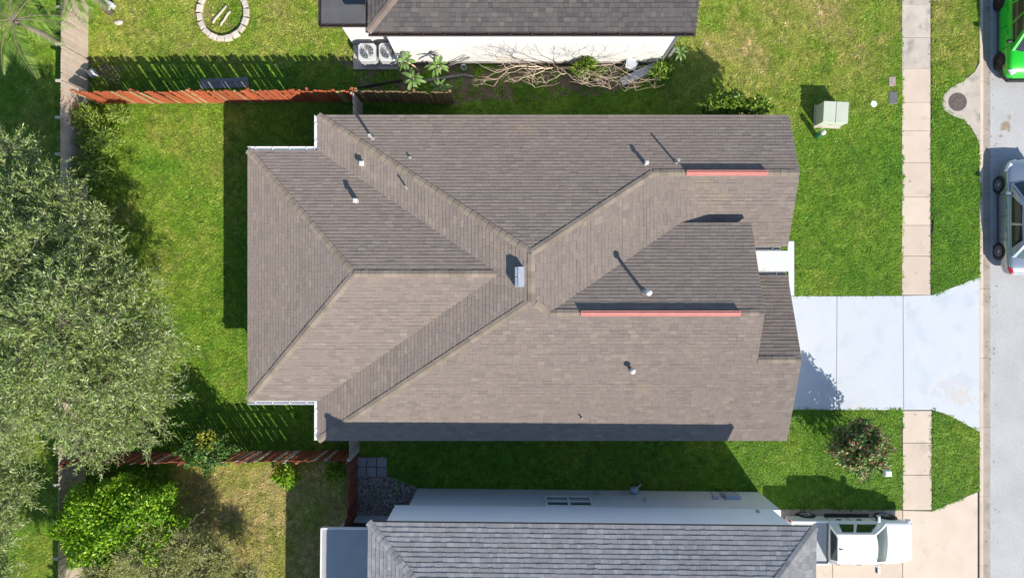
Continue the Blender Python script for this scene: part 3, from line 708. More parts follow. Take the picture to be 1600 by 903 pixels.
mb = MB(); mb.prism([(-7.42, .95), (-5.10, .95), (-5.10, 10), (-7.42, 10)], 3.02, 3.12, .006); mb.build('lanai_roof', LANAI, nh)
gutter([(-7.5, .90, 3.13), (-5.05, .90, 3.13)], .12, BLACKMETAL, nh); gutter([(-7.48, .9, 3.13), (-7.48, 9.9, 3.13)], .12, BLACKMETAL, nh)
gutter([(-5.28, .0, ez - .02), (-5.28, 9.9, ez - .02)], .12, BLACKMETAL, nh)

# ------------------------------------------------------------------ fences
def picket_mesh(w, t, h, m, dog=.03):
    mb = MB(); x = w / 2; o = [(-x, 0), (x, 0), (x, h - dog), (x - dog, h), (-x + dog, h), (-x, h - dog)]
    v = [(a, -t / 2, b) for a, b in o] + [(a, t / 2, b) for a, b in o]; n = 6
    mb.add(v, [tuple(range(n)), tuple(reversed(range(n, 2 * n)))] + [((j + 1) % n, j, n + j, n + (j + 1) % n) for j in range(n)])
    return mb.mesh('picket', m)
def fence(name, p0, p1, h, mats, label, seed, side=1, pitch=.145, w=.134, post_m=FENCE_B, post_gap=2.4, panel_gap=0, skip=0, tilt=.012, group=None, jit=.016, cap=False):
    r = random.Random(seed); p0, p1 = Vector((*p0, 0)), Vector((*p1, 0)); d = p1 - p0; L = d.length; rz = math.atan2(d.y, d.x)
    root = empty(name, p0, rz, label, 'fence', group)
    meshes = [picket_mesh(w, .02, h, m) for m in mats[0]]; wts = mats[1]
    x = pitch / 2; nextpost = post_gap
    while x < L - .03:
        if panel_gap and x > nextpost: x += panel_gap; nextpost += post_gap
        if r.random() >= skip:
            o = link('picket', r.choices(meshes, wts)[0], root, (x + r.uniform(-.004, .004), r.uniform(-.006, .006), r.uniform(-jit, jit) - .01))
            o.rotation_euler = (r.gauss(0, tilt * .7), r.gauss(0, tilt), r.gauss(0, .02))
        x += pitch + r.uniform(-.003, .006)
    k = int(L / post_gap) + 1
    for i in range(k + 1):
        xx = min(i * post_gap, L) if i < k else L
        mb = MB(); mb.box((xx, side * .085, (h + .02) / 2 - .05), (.09, .09, h + .02), ch=.012); mb.build('post', post_m, root)
        if cap:
            mb = MB(); mb.box((xx, side * .13, h - .05), (.10, .22, .09), ch=.01); mb.build('post_cap', FENCE_G, root)
        if xx >= L: break
    for z in (.35, h * .5, h - .3):
        mb = MB(); mb.box((L / 2, side * .035, z), (L, .045, .085)); mb.build('rail', post_m, root)
    return root
FH = 1.83
fence('wood_fence', (-18.0, 8.03), (-6.55, 8.10), FH, ([FENCE_O, FENCE_Y], [5, 1]), 'orange red picket fence along the top of the back lawn', 1, side=1, skip=.0, tilt=.022, post_m=FENCE_O, pitch=.146, w=.128)
fence('wood_fence', (-6.42, 8.10), (-2.55, 8.02), FH - .05, ([FENCE_B], [1]), 'weathered brown fence piece between the two houses', 2, side=1, tilt=.02)
fence('wood_fence', (-18.36, 14.5), (-18.52, -14.5), FH, ([FENCE_W], [1]), 'long pale weathered board fence down the left side', 3, side=-1, pitch=.137, w=.136, post_gap=1.5, panel_gap=.045, tilt=.003, post_m=FENCE_W, jit=.008, cap=True)
fence('wood_fence', (-18.4, -7.12), (-6.75, -6.98), FH + .06, ([FENCE_R, FENCE_G], [5, 1]), 'dark red brown picket fence along the bottom of the back lawn', 4, side=-1, tilt=.022, skip=.01, post_m=FENCE_R, pitch=.15, w=.128)
fence('fence_gate', (-6.48, 8.0), (-6.48, 6.45), FH, ([FENCE_G], [1]), 'short pale brown gate panel at the top corner of the roof', 5, side=-1, pitch=.138, w=.134, post_gap=1.5, tilt=.005, post_m=FENCE_G)
fence('fence_gate', (-6.62, -5.5), (-6.62, -7.0), FH, ([FENCE_G], [1]), 'short grey gate panel at the bottom corner of the roof', 6, side=-1, pitch=.138, w=.134, post_gap=1.5, tilt=.005, post_m=FENCE_G)
fence('wood_fence', (-6.68, -7.1), (-6.72, -9.9), FH, ([FENCE_R], [1]), 'short red brown fence beside the gravel and stepping pavers', 7, side=-1, tilt=.02, post_m=FENCE_R)
# ------------------------------------------------------------------ lawn grass (uncountable)
def grass_points(n, x0, x1, y0, y1, seed):
    r = np.random.default_rng(seed); X = r.uniform(x0, x1, n); Y = r.uniform(y0, y1, n); keep = np.ones(n, bool)
    for poly in HOUSES + DRIVE + [WALK] + SDRIVE + [APRON]: keep &= ~inpoly(X, Y, poly)
    keep &= ~inpoly(X, Y, GRAVEL_A) | (r.random(n) < .06)
    keep &= ~((X > XS0 - .0) & (X < XS1 + .07) & ((Y > P(0, 462).y) | (Y < P(0, 640).y)))
    keep &= X < 20.24
    keep &= ~((X > 11.5) & (X < 20.3) & (Y < P(0, 463).y) & (Y > P(0, 639.5).y)) & ~((X > 11) & (X < 16.95) & (Y < P(0, 794).y)) & ~((X > 20.1) & (Y < P(0, 770).y))
    s = soilness(X, Y); keep &= r.random(n) > s * .93
    d = (X - PIT.x) ** 2 + (Y - PIT.y) ** 2; keep &= (d > 1.25 ** 2) | (r.random(n) < .35)
    dr_ = dryness(X, Y); keep &= r.random(n) > np.clip(dr_ - .55, 0, 1) * .7
    return X[keep], Y[keep], dr_[keep]
X, Y, DR = grass_points(250000, -27, 20.3, -17, 17, 3)
n = len(X)
gm = bpy.data.meshes.new('lawn_grass'); gm.vertices.add(n)
gm.vertices.foreach_set('co', np.stack([X, Y, np.full(n, -.005)], -1).reshape(-1))
RG = np.random.default_rng(9)
scl = RG.uniform(.7, 1.25, n) * (.85 + .5 * vnoise(X, Y, .8, 21)) * (1 - .25 * DR)
DRv = np.clip(DR + RG.normal(0, .10, n), 0, 1)
for nm, tp, arr in (('rot', 'FLOAT', RG.uniform(0, 6.283, n)), ('scl', 'FLOAT', scl), ('dry', 'FLOAT', DRv), ('pick', 'INT', RG.integers(0, 6, n))):
    a = gm.attributes.new(nm, tp, 'POINT'); a.data.foreach_set('value', arr.astype(np.float32 if tp == 'FLOAT' else np.int32))
TURF = grass_mat('grass_blade', False)
protos = []
for k in range(6):
    r = random.Random(50 + k); mb = MB()
    for i in range(13):
        a, b = r.uniform(0, 6.283), r.uniform(0, .05); base = Vector((b * math.cos(a), b * math.sin(a), 0)); a2 = a + r.gauss(0, .7)
        d = Vector((math.cos(a2), math.sin(a2), 0)); s = Vector((-d.y, d.x, 0)) * r.uniform(.006, .011); L = r.uniform(.07, .17); hgt = r.uniform(.03, .06)
        m1 = base + d * L * .45 + Vector((0, 0, hgt)); tip = base + d * L + Vector((0, 0, hgt * r.uniform(.2, .9)))
        mb.add([base - s, base + s, m1 + s * .9, m1 - s * .9, tip], [(0, 1, 2, 3), (3, 2, 4)])
    protos.append(bpy.data.objects.new('grass_tuft', mb.mesh('grass_tuft', TURF)))
lawn = link('lawn_grass', gm)
tag(lawn, 'short green lawn grass, drier and tan in patches', 'grass', kind='stuff')
ng = bpy.data.node_groups.new('scatter', 'GeometryNodeTree')
ng.interface.new_socket('Geometry', in_out='INPUT', socket_type='NodeSocketGeometry'); ng.interface.new_socket('Geometry', in_out='OUTPUT', socket_type='NodeSocketGeometry')
gi, go = ng.nodes.new('NodeGroupInput'), ng.nodes.new('NodeGroupOutput'); iop = ng.nodes.new('GeometryNodeInstanceOnPoints'); jn = ng.nodes.new('GeometryNodeJoinGeometry')
for o in protos:
    oi = ng.nodes.new('GeometryNodeObjectInfo'); oi.inputs['Object'].default_value = o; oi.inputs['As Instance'].default_value = True
    ng.links.new(oi.outputs['Geometry'], jn.inputs[0])
def na(nm, tp):
    q = ng.nodes.new('GeometryNodeInputNamedAttribute'); q.data_type = tp; q.inputs['Name'].default_value = nm; return q.outputs[0]
cx = ng.nodes.new('ShaderNodeCombineXYZ'); ng.links.new(na('rot', 'FLOAT'), cx.inputs[2])
ng.links.new(gi.outputs[0], iop.inputs['Points']); ng.links.new(jn.outputs[0], iop.inputs['Instance']); iop.inputs['Pick Instance'].default_value = True
ng.links.new(na('pick', 'INT'), iop.inputs['Instance Index']); ng.links.new(cx.outputs[0], iop.inputs['Rotation']); ng.links.new(na('scl', 'FLOAT'), iop.inputs['Scale'])
ng.links.new(iop.outputs[0], go.inputs[0])
md = lawn.modifiers.new('scatter', 'NODES'); md.node_group = ng

# ------------------------------------------------------------------ foliage tools
def quad_mesh(name, V, m, tri=False):
    """V: (n, 4, 3) array of leaf quads"""
    n = len(V); me_ = bpy.data.meshes.new(name); me_.vertices.add(n * 4); me_.vertices.foreach_set('co', V.reshape(-1).astype(np.float32))
    me_.loops.add(n * 4); me_.loops.foreach_set('vertex_index', np.arange(n * 4, dtype=np.int32)); me_.polygons.add(n)
    me_.polygons.foreach_set('loop_start', np.arange(0, n * 4, 4, dtype=np.int32)); me_.polygons.foreach_set('loop_total', np.full(n, 4, np.int32))
    me_.materials.append(m); me_.update(); me_.validate(); return me_
def unit(a): return a / (np.linalg.norm(a, axis=-1, keepdims=True) + 1e-9)
def leaf_quads(B, D, U, L, W, fold=.25):
    D = unit(D); S = unit(np.cross(D, U)); Nn = np.cross(S, D); L = L[:, None]; W = W[:, None]
    mid = B + D * L * .5
    return np.stack([B, mid + S * W / 2 + Nn * W * fold, B + D * L - Nn * L * .12, mid - S * W / 2 + Nn * W * fold], 1)
def crown(lobes, nspr, leaf_l, leaf_w, per, spr_l, seed, droop=.25, shell=.45, flat=0):
    """sprigs of leaves spread through ellipsoid lobes; returns leaf quads and twig polylines"""
    r = np.random.default_rng(seed); vol = np.array([l[3] * l[4] + l[4] * l[5] + l[3] * l[5] for l in lobes]); w = vol / vol.sum()
    li = r.choice(len(lobes), nspr, p=w); LB = np.array(lobes)[li]
    d = unit(r.normal(size=(nspr, 3))); up = r.random(nspr) < .72; d[:, 2] = np.where(up, np.abs(d[:, 2]), d[:, 2])
    rad = shell + (1 - shell) * r.random(nspr) ** .6
    lump = .76 + .62 * (np.sin(d[:, 0] * 5 + li) * np.sin(d[:, 1] * 6 + li * 2) * np.cos(d[:, 2] * 4 + li))
    C = LB[:, :3] + d * LB[:, 3:6] * (rad * lump)[:, None]
    dirn = unit(d * .8 + r.normal(size=(nspr, 3)) * .55 + np.array([0, 0, .25])); dirn[:, 2] *= .7; dirn = unit(dirn)
    SL = spr_l * r.uniform(.6, 1.35, nspr)
    Q, T = [], []
    for k in range(per):
        t = (k + .6) / per; pos = C + dirn * (SL * t)[:, None] - np.array([0, 0, 1.0]) * (droop * SL * t * t)[:, None]
        side = unit(np.cross(dirn, r.normal(size=(nspr, 3)))); ld = unit(dirn * .75 + side * (.85 if k < per - 1 else .15) + np.array([0, 0, .12]))
        upv = unit(r.normal(size=(nspr, 3)) * .5 + np.array([0, 0, 1.0]))
        sz = r.uniform(.7, 1.25, nspr) * (1 - .3 * t)
        Q.append(leaf_quads(pos, ld, upv, leaf_l * sz, leaf_w * sz))
    tw = np.stack([C - dirn * (SL * .35)[:, None], C + dirn * (SL * .5)[:, None] - np.array([0, 0, 1.0]) * (droop * SL * .25)[:, None], C + dirn * SL[:, None] - np.array([0, 0, 1.0]) * (droop * SL)[:, None]], 1)
    return np.concatenate(Q), tw
def twig_quads(tw, w):
    out = []
    for a, b in ((0, 1), (1, 2)):
        A, B = tw[:, a], tw[:, b]; S = unit(np.cross(B - A, np.array([.2, .1, 1.0]))) * w; Uq = unit(np.cross(S, B - A)) * w
        out.append(np.stack([A - S, A + S, B + S * .7, B - S * .7], 1)); out.append(np.stack([A - Uq, A + Uq, B + Uq * .7, B - Uq * .7], 1))
    return np.concatenate(out)
def limb(mb, a, b, r0, r1, seed, n=6, sag=.25, sides=7):
    r = random.Random(seed); a, b = Vector(a), Vector(b); L = (b - a).length; pts, rad = [], []
    for i in range(n + 1):
        t = i / n; p = a.lerp(b, t) + Vector((0, 0, math.sin(t * math.pi) * L * sag * .4))
        if 0 < i < n: p += Vector((r.gauss(0, .04 * L), r.gauss(0, .04 * L), r.gauss(0, .03 * L)))
        pts.append(p); rad.append(r0 + (r1 - r0) * t)
    mb.tube(pts, rad, sides); return pts
def tree(name, label, base, fork, lobes, nspr, leaf_l, leaf_w, per, spr_l, lm, seed, tr=.22, group=None, twm=TWIG, droop=.25, cat='tree', shell=.45):
    root = empty(name, base, 0, label, cat, group); b = Vector(base)
    loc = [(l[0] - b.x, l[1] - b.y, l[2] - b.z, *l[3:]) for l in lobes]
    mb = MB(); fk = Vector(fork) - b
    mb.tube([(0, 0, -.1), (0, 0, .15), tuple(fk * .5 + Vector((.08, -.05, 0))), tuple(fk)], [tr * 1.5, tr * 1.1, tr, tr * .85], 10); mb.build('trunk', BARK, root)
    mb = MB(); rr = random.Random(seed)
    for i, l in enumerate(loc):
        c = Vector(l[:3]); pts = limb(mb, fk, c, tr * .5, tr * .14, seed + i)
        for j in range(4):
            d = Vector((rr.gauss(0, 1), rr.gauss(0, 1), rr.gauss(.3, .6))).normalized(); e = c + Vector((d.x * l[3], d.y * l[4], d.z * l[5])) * .85
            limb(mb, pts[-2 - (j % 2)], e, tr * .16, .012, seed * 7 + i * 5 + j, n=4, sag=.1, sides=5)
    mb.build('limbs', BARK, root)
    Q, tw = crown(loc, nspr, leaf_l, leaf_w, per, spr_l, seed, droop, shell)
    link('crown', quad_mesh('crown', Q, lm), root)
    link('twigs', quad_mesh('twigs', twig_quads(tw, .006), twm), root)
    return root
def lobe(px, py, z, rx, ry=None, rz=None):
    p = P(px, py, z); return (p.x, p.y, z, rx, ry or rx, rz or rx * .8)

# big spreading tree over the left fence
big = [lobe(25, 262, 4.2, 1.2), lobe(70, 315, 4.6, 1.45), lobe(10, 345, 5.0, 1.6), lobe(125, 365, 4.7, 1.35), lobe(60, 410, 5.4, 1.9), lobe(150, 435, 4.8, 1.5), lobe(-20, 450, 5.4, 2.0),
       lobe(110, 500, 6.0, 2.1), lobe(205, 500, 4.6, 1.5), lobe(238, 545, 3.9, 1.25), lobe(170, 570, 5.3, 1.8), lobe(40, 560, 6.0, 2.2), lobe(225, 610, 4.0, 1.3), lobe(110, 620, 5.2, 1.7),
       lobe(180, 650, 4.1, 1.2), lobe(225, 665, 3.5, .85), lobe(140, 690, 3.7, .95), lobe(15, 640, 5.0, 1.4)]
tree('spreading_tree', 'huge grey green spreading tree hanging over the left fence', (-19.6, -2.6, 0), (-19.3, -2.5, 2.6), big, 6200, .21, .046, 12, .66, LEAF_OAK, 31, tr=.30, shell=.60)
low = [lobe(5, 705, 4.2, 1.0), lobe(18, 760, 4.0, .85), lobe(-12, 825, 4.2, .95), lobe(-6, 890, 4.0, .8), lobe(-40, 760, 4.6, 1.4)]
tree('spreading_tree', 'grey green tree at the bottom left edge beyond the fence', (-21.6, -9.3, 0), (-21.5, -9.2, 2.3), low, 1500, .19, .042, 12, .55, LEAF_OAK, 37, tr=.2)
fine = [lobe(215, 872, 2.6, .85), lobe(285, 856, 2.1, .9), lobe(335, 880, 1.8, .9), lobe(262, 905, 2.3, 1.0), lobe(160, 897, 2.5, .7), lobe(385, 905, 1.5, .6), lobe(242, 828, 2.4, .45), lobe(320, 935, 1.9, 1.0), (-17.6, -13.2, 3.8, 1.2, 1.2, 1.0), (-18.9, -12.6, 3.5, 1.05, 1.0, .9), (-16.2, -13.2, 3.0, 1.0, 1.0, .8)]
tree('olive_tree', 'fine leaved olive green tree at the bottom edge beside the hedge', (-13.6, -12.0, 0), (-13.5, -11.9, 1.4), fine, 6800, .16, .026, 12, .5, LEAF_FINE, 41, tr=.13, shell=.2)

def bush(name, label, px, py, z, rx, ry, rz, n, ll, lw, lm, seed, cat='bush', power=2.0, group=None, extra=None, lump=1.0, stems=6):
    c = P(px, py, z); root = empty(name, (c.x, c.y, 0), 0, label, cat, group); r = np.random.default_rng(seed)
    d = unit(r.normal(size=(n, 3))); d[:, 2] = np.where(r.random(n) < .8, np.abs(d[:, 2]), d[:, 2])
    k = (np.abs(d[:, 0]) ** power + np.abs(d[:, 1]) ** power + np.abs(d[:, 2]) ** power) ** (1 / power)
    ds = d / k[:, None]; lum = 1 - .14 * lump + lump * .22 * np.sin(d[:, 0] * 7 + 1) * np.sin(d[:, 1] * 7 + 2) + lump * .12 * np.sin(d[:, 0] * 15) * np.cos(d[:, 1] * 14)
    rad = (1 - .40 * r.random(n) ** 1.6) * lum
    B = ds * rad[:, None] * np.array([rx, ry, rz]) + np.array([0, 0, z]); B[:, 2] = np.maximum(B[:, 2], .03)
    D = unit(d * .6 + r.normal(size=(n, 3)) * .7 + np.array([0, 0, .15])); U = unit(d + r.normal(size=(n, 3)) * .5 + np.array([0, 0, .4])); s = r.uniform(.65, 1.3, n)
    link('foliage', quad_mesh('foliage', leaf_quads(B, D, U, ll * s, lw * s), lm), root)
    mb = MB(); rr = random.Random(seed)
    for i in range(stems):
        a = 6.283 * i / stems + rr.random(); limb(mb, (.08 * math.cos(a), .08 * math.sin(a), 0), (rx * .6 * math.cos(a), ry * .6 * math.sin(a), z + rz * .4), .03, .01, seed + i, n=4, sides=5)
    mb.build('stems', BARK, root)
    if extra:
        for (ex, ey, ez_, er, en, em) in extra:
            d = unit(r.normal(size=(en, 3))); d[:, 2] = np.abs(d[:, 2]); B = d * er * r.uniform(.5, 1, (en, 1)) + np.array([ex, ey, ez_])
            link('new_growth', quad_mesh('new_growth', leaf_quads(B, unit(d + r.normal(size=(en, 3)) * .4), unit(d + np.array([0, 0, .5])), np.full(en, ll * 1.2), np.full(en, lw * 1.1)), em), root)
    return root
hd = bush('hedge_bush', 'large bright green rounded hedge in the bottom left yard', 194, 812, 1.75, 2.50, 1.90, 1.40, 19000, .14, .07, LEAF_HEDGE, 51, cat='hedge', power=3.4, lump=.6)
bush('round_bush', 'dark green round bush with yellow shoots on the red fence', 325, 700, 1.45, 1.22, .92, 1.0, 5200, .11, .055, LEAF_DARK, 52, extra=[(.18, .45, 1.95, .45, 200, LEAF_YEL), (-.15, -.62, 1.2, .28, 50, LEAF_YEL)])
bush('flowering_shrub', 'red and green leaved shrub beside the blue driveway', 1338, 697, 1.55, 1.2, 1.15, 1.3, 7200, .16, .068, LEAF_CROTON, 53, cat='shrub', stems=9)
for (px, py, rx, ry, n, sd_, lb) in ((1116, 169, .85, .5, 1300, 54, 'left one of three green shrubs at the top roof edge'), (1143, 163, .6, .5, 900, 55, 'middle one of three green shrubs at the top roof edge'), (1176, 170, .7, .38, 800, 56, 'right one of three green shrubs at the top roof edge')):
    bush('foundation_shrub', lb, px, py, 1.75, rx, ry, .95, int(n * 1.3), .14, .065, LEAF_GREEN, sd_, cat='shrub', group='shrubs along the top roof edge')
for (px, py, rx, ry, rz, n, sd_, lb) in ((138, 186, .75, .55, .7, 1300, 57, 'weedy shrub just below the orange fence corner'), (158, 222, 1.0, .75, .75, 1900, 58, 'weedy shrub against the pale fence under the tree edge'), (146, 266, .85, .85, .8, 1700, 59, 'shaded weedy shrub lowest against the pale fence'), (188, 180, .5, .35, .45, 600, 60, 'small weedy shrub at the foot of the orange fence')):
    bush('fence_shrub', lb, px, py, .75, rx, ry, rz, n, .20, .038, LEAF_VINE, sd_, cat='shrub', group='weedy shrubs in the back lawn corner')
bush('leafy_plant', 'bright green leafy plant left of the small one at the red fence', 447, 742, .55, .58, .45, .5, 420, .22, .07, LEAF_HEDGE, 61, cat='plant')
bush('leafy_plant', 'small bright green plant next to the fence corner', 523, 736, .5, .42, .36, .45, 320, .18, .07, LEAF_HEDGE, 62, cat='plant')
bush('leafy_plant', 'leafy green plant at the right end of the corrugated panel', 1032, 116, .6, .55, .5, .55, 420, .17, .08, LEAF_GREEN, 63, cat='plant')
bush('leafy_plant', 'low green plant under the middle of the bare tree', 915, 112, .5, .75, .55, .45, 520, .17, .06, LEAF_GREEN, 64, cat='plant')
bush('leafy_plant', 'small green plant close to the white wall behind the bare tree', 918, 100, .8, .35, .25, .4, 220, .15, .06, LEAF_GREEN, 65, cat='plant')

# plants with single big leaves
def leaf_mesh(L, W, m, curl=.25, n=6, pet=.06):
    mb = MB(); v, f = [], []
    for i in range(n + 1):
        t = i / n; w = W * math.sin(math.pi * min(1, (t * .92 + .06))) ** .75 * (1.0 if t < .98 else .2); x = pet + L * t; z = -curl * L * t * t + .06 * math.sin(t * 3)
        v += [(x, -w / 2, z + w * .18), (x, 0, z), (x, w / 2, z + w * .18)]
    for i in range(n):
        for j in range(2): a = i * 3 + j; f.append((a, a + 3, a + 4, a + 1))
    mb.add(v, f, smooth=True); return mb.mesh('leaf', m)
LM = [leaf_mesh(.36, .115, LEAF_BIG, .3), leaf_mesh(.30, .10, LEAF_BIG, .15), leaf_mesh(.42, .12, LEAF_BIG, .45)]
def rosette(root, c, n, sc, seed, meshes=LM, pitch=(-.9, .15)):
    r = random.Random(seed)
    for i in range(n):
        a = i * 2.399 + r.uniform(-.2, .2); o = link('leaf', r.choice(meshes), root, c); o.rotation_euler = (r.uniform(-.25, .25), -r.uniform(*pitch) - .1 * 0, a); s = sc * r.uniform(.8, 1.15); o.scale = (s, s, s)
def rosette_plant(name, label, px, py, z, n, sc, seed, stem_to=None, group=None, meshes=LM, cat='plant', pitch=(-.3, .75)):
    c = P(px, py, z); b = Vector((c.x, c.y, 0)) if stem_to is None else P(*stem_to, 0)
    root = empty(name, b, 0, label, cat, group); l = c - b; mb = MB(); mb.tube([(0, 0, 0), tuple(l * .5 + Vector((.04, .03, 0))), tuple(l)], [.035, .03, .028], 7); mb.build('stem', BAREWOOD, root)
    rosette(root, l, n, sc, seed, meshes, pitch); return root
g4 = 'frangipani stems by the air conditioners'
rosette_plant('frangipani', 'leafy stem nearest the second air conditioner', 634, 96, 1.5, 13, 1.0, 71, (655, 112), g4)
rosette_plant('frangipani', 'lower large leafy stem left of the grey timber', 645, 124, 1.6, 14, 1.15, 72, (655, 114), g4)
rosette_plant('frangipani', 'leafy stem closest to the white wall near the leaning poles', 684, 103, 1.7, 15, 1.1, 73, (690, 112), g4)
rosette_plant('frangipani', 'leafy stem at the end of the brown fence', 688, 137, 1.2, 11, 1.05, 74, (692, 128), g4)
rosette_plant('frangipani', 'single leafy star shaped plant at the right end of the white wall', 1062, 83, .9, 12, 1.0, 75)
CY = [leaf_mesh(.6, .06, LEAF_CYCAD, .35, 7)]
rosette_plant('cycad', 'small dark cycad in the shade behind the orange fence', 171, 124, .35, 16, .8, 76, meshes=CY, pitch=(0, .7))

def palm(name, label, px, py, z, nf, L, seed, az=None):
    c = P(px, py, z); root = empty(name, (c.x, c.y, 0), 0, label, 'palm'); r = random.Random(seed)
    mb = MB(); mb.tube([(0, 0, -.1), (.05, .03, z * .5), (0, 0, z)], [.17, .14, .12], 10); mb.build('trunk', BARK, root)
    for i in range(nf):
        a = (i * 2.399 + r.uniform(-.2, .2)) if az is None else az[i]; rise = r.uniform(.1, .75); Lf = L * r.uniform(.85, 1.1); pts = []
        for k in range(13):
            t = k / 12; pts.append(Vector((math.cos(a) * Lf * t, math.sin(a) * Lf * t, z + Lf * (rise * t - (rise + .35) * t * t))))
        mb = MB(); mb.tube(pts, [.022 * (1 - .8 * k / 12) for k in range(13)], 5); V = []
        for k in range(64):
            t = .12 + .88 * k / 64; q = t * 12; j = min(int(q), 11); p = pts[j].lerp(pts[j + 1], q - j); d = (pts[j + 1] - pts[j]).normalized(); s = d.cross(Vector((0, 0, 1))).normalized() * (1 if k % 2 else -1)
            ll = .5 * L / 2 * math.sin(math.pi * min(.97, t * .85 + .13)) * r.uniform(.85, 1.1); ld = (s * .9 + d * .55 + Vector((0, 0, r.uniform(-.25, .1)))).normalized(); wv = ld.cross(Vector((0, 0, 1))).normalized() * .017
            m_ = p + ld * ll * .5; V.append([p - wv * .5, m_ + wv, p + ld * ll - Vector((0, 0, ll * .2)), m_ - wv])
        fr = mb.build('frond', BARK, root)
        link('leaflets', quad_mesh('leaflets', np.array([[tuple(x) for x in q] for q in V]), PALM), fr)
    return root
palm('palm', 'feathery palm in the top left corner outside the pale fence', 22, 32, 3.2, 13, 2.0, 81)
palm('palm', 'palm leaning over the top end of the pale fence', 116, -20, 2.5, 11, 1.5, 82)

# bare branching tree against the white wall
def bare_tree():
    b = P(868, 106); root = empty('bare_tree', b, 0, 'leafless pale branched tree in front of the white wall', 'tree'); r = random.Random(4); mbt, mb = MB(), MB()
    def grow(p, d, L, rad, depth):
        pts, rads = [p], [rad]; q = p.copy(); dd = d.copy(); k = 3
        for i in range(k):
            dd = (dd + Vector((r.gauss(0, .13), r.gauss(-.02, .10), r.gauss(.04, .10)))).normalized(); q = q + dd * L / k
            if q.y + b.y > 9.62: q.y = 9.62 - b.y
            pts.append(q.copy()); rads.append(rad * (1 - .26 * (i + 1) / k))
        (mbt if depth == 0 else mb).tube(pts, rads, 7 if depth < 2 else 5)
        if depth < 5:
            az = r.uniform(0, 6.28); m = 2 if r.random() < .8 else 3
            for s_ in range(m):
                t = az + s_ * 6.283 / m; ax = Vector((math.cos(t), .6 * math.sin(t) - .08, r.uniform(-.1, .7))); nd = dd + ax * r.uniform(.55, .8)
                tp = pts[-1] + nd.normalized() * .35
                if tp.y + b.y > 9.5: nd.y = -abs(nd.y) * .7 - .1
                if tp.y + b.y < 8.15: nd.y = abs(nd.y) * .25
                nd.x += .08 * (1 if d.x > 0 else -1)
                if tp.z > 4.0: nd.z -= .5
                if tp.z < .7: nd.z += .45
                grow(pts[-1], nd.normalized(), L * r.uniform(.66, .84), rads[-1] * .86, depth + 1)
    for dx, dy, dz, L in ((-1, -.14, .40, 1.25), (1.1, -.12, .38, 1.45), (-.35, -.35, .8, 1.1), (.5, -.3, .8, 1.15), (1.5, -.2, .62, 1.35), (-1.2, -.25, .65, 1.1)):
        grow(Vector((dx * .06, -.02, .0)), Vector((dx, dy, dz)).normalized(), L * 1.05, .032, 0)
    mbt.build('trunk', BAREWOOD, root); mb.build('branches', BAREWOOD, root)
bare_tree()

# ------------------------------------------------------------------ yard things
fp = empty('fire_pit', PIT, 0, 'round ring of pale stones in the top left yard', 'fire pit'); r = random.Random(5)
nst = 19
for i in range(nst):
    a = 2 * math.pi * i / nst; rx, ry = 1.02, 1.12; w = 2 * math.pi * 1.07 / nst * r.uniform(.84, .95)
    mb = MB(); mb.box((0, 0, .10), (.24 * r.uniform(.85, 1.1), w, .2 * r.uniform(.85, 1.15)), ch=.03)
    v = [(x + r.uniform(-.012, .012), y + r.uniform(-.012, .012), z + r.uniform(-.01, .01)) for x, y, z in mb.v]; mb.v = v
    mb.build('stone', STONE, fp, (rx * math.cos(a), ry * math.sin(a), 0), (0, 0, a + r.uniform(-.06, .06)))
def log(px, py, ang, L, rad, label, m=LOGW, name='log'):
    c = P(px, py); o = MB(); rr = random.Random(int(px)); pts = [(-L / 2 + L * k / 6, rr.uniform(-.02, .02), rad + rr.uniform(-.006, .006)) for k in range(7)]
    o.tube(pts, [rad * rr.uniform(.8, 1.1) for _ in range(7)], 8); b = o.build(name, m, None, (c.x, c.y, .02), (0, 0, ang)); tag(b, label, 'log'); return b
log(344, 24, R(52), .95, .055, 'upper bleached log inside the stone ring'); log(353, 30, R(55), .75, .05, 'lower bleached log inside the stone ring')
mb = MB(); c = P(351, 131); mb.box((0, 0, .05), (2.1, .42, .06), ch=.008); mb.box((0, .1, .09), (2.0, .14, .02)); tag(mb.build('plank', GREYWOOD, None, (c.x, c.y, 0), (0, 0, R(2))), 'long grey board lying in the shade behind the orange fence', 'board')
# pale plastic garden sled / bench at the top edge
c = P(163, 5); sb = empty('garden_bench', c, R(-32), 'pale grey bench with one rounded end at the top edge', 'bench')
mb = MB(); mb.box((0, 0, .42), (1.3, .36, .06), ch=.02); mb.build('seat', ACGREY, sb)
for x in (-.5, .5):
    mb = MB(); mb.box((x, 0, .2), (.08, .32, .4), ch=.01); mb.build('leg', ACGREY, sb)
mb = MB(); mb.box((-.1, .2, .62), (1.1, .05, .36), ch=.015, rx=R(-10)); mb.build('backrest', PLASTIC, sb)
c = P(148, 117); mb = MB(); mb.box((0, 0, .16), (.28, .28, .32), ch=.03); tag(mb.build('planter_block', ACGREY, None, (c.x, c.y, 0), (0, 0, R(35))), 'small grey block beside the cycad in the fence shade', 'block')
c = P(186, 36); mb = MB(); mb.lathe([(.02, 0), (.18, .01), (.17, .06), (.08, .10), (.01, .11)], n=9); mb.v = [(x * 1.2, y * .75, z * (1 + .3 * math.sin(x * 30))) for x, y, z in mb.v]; tag(mb.build('rock', STONE, None, (c.x, c.y, 0)), 'flat tan rock on the grass beside the pale fence', 'rock')
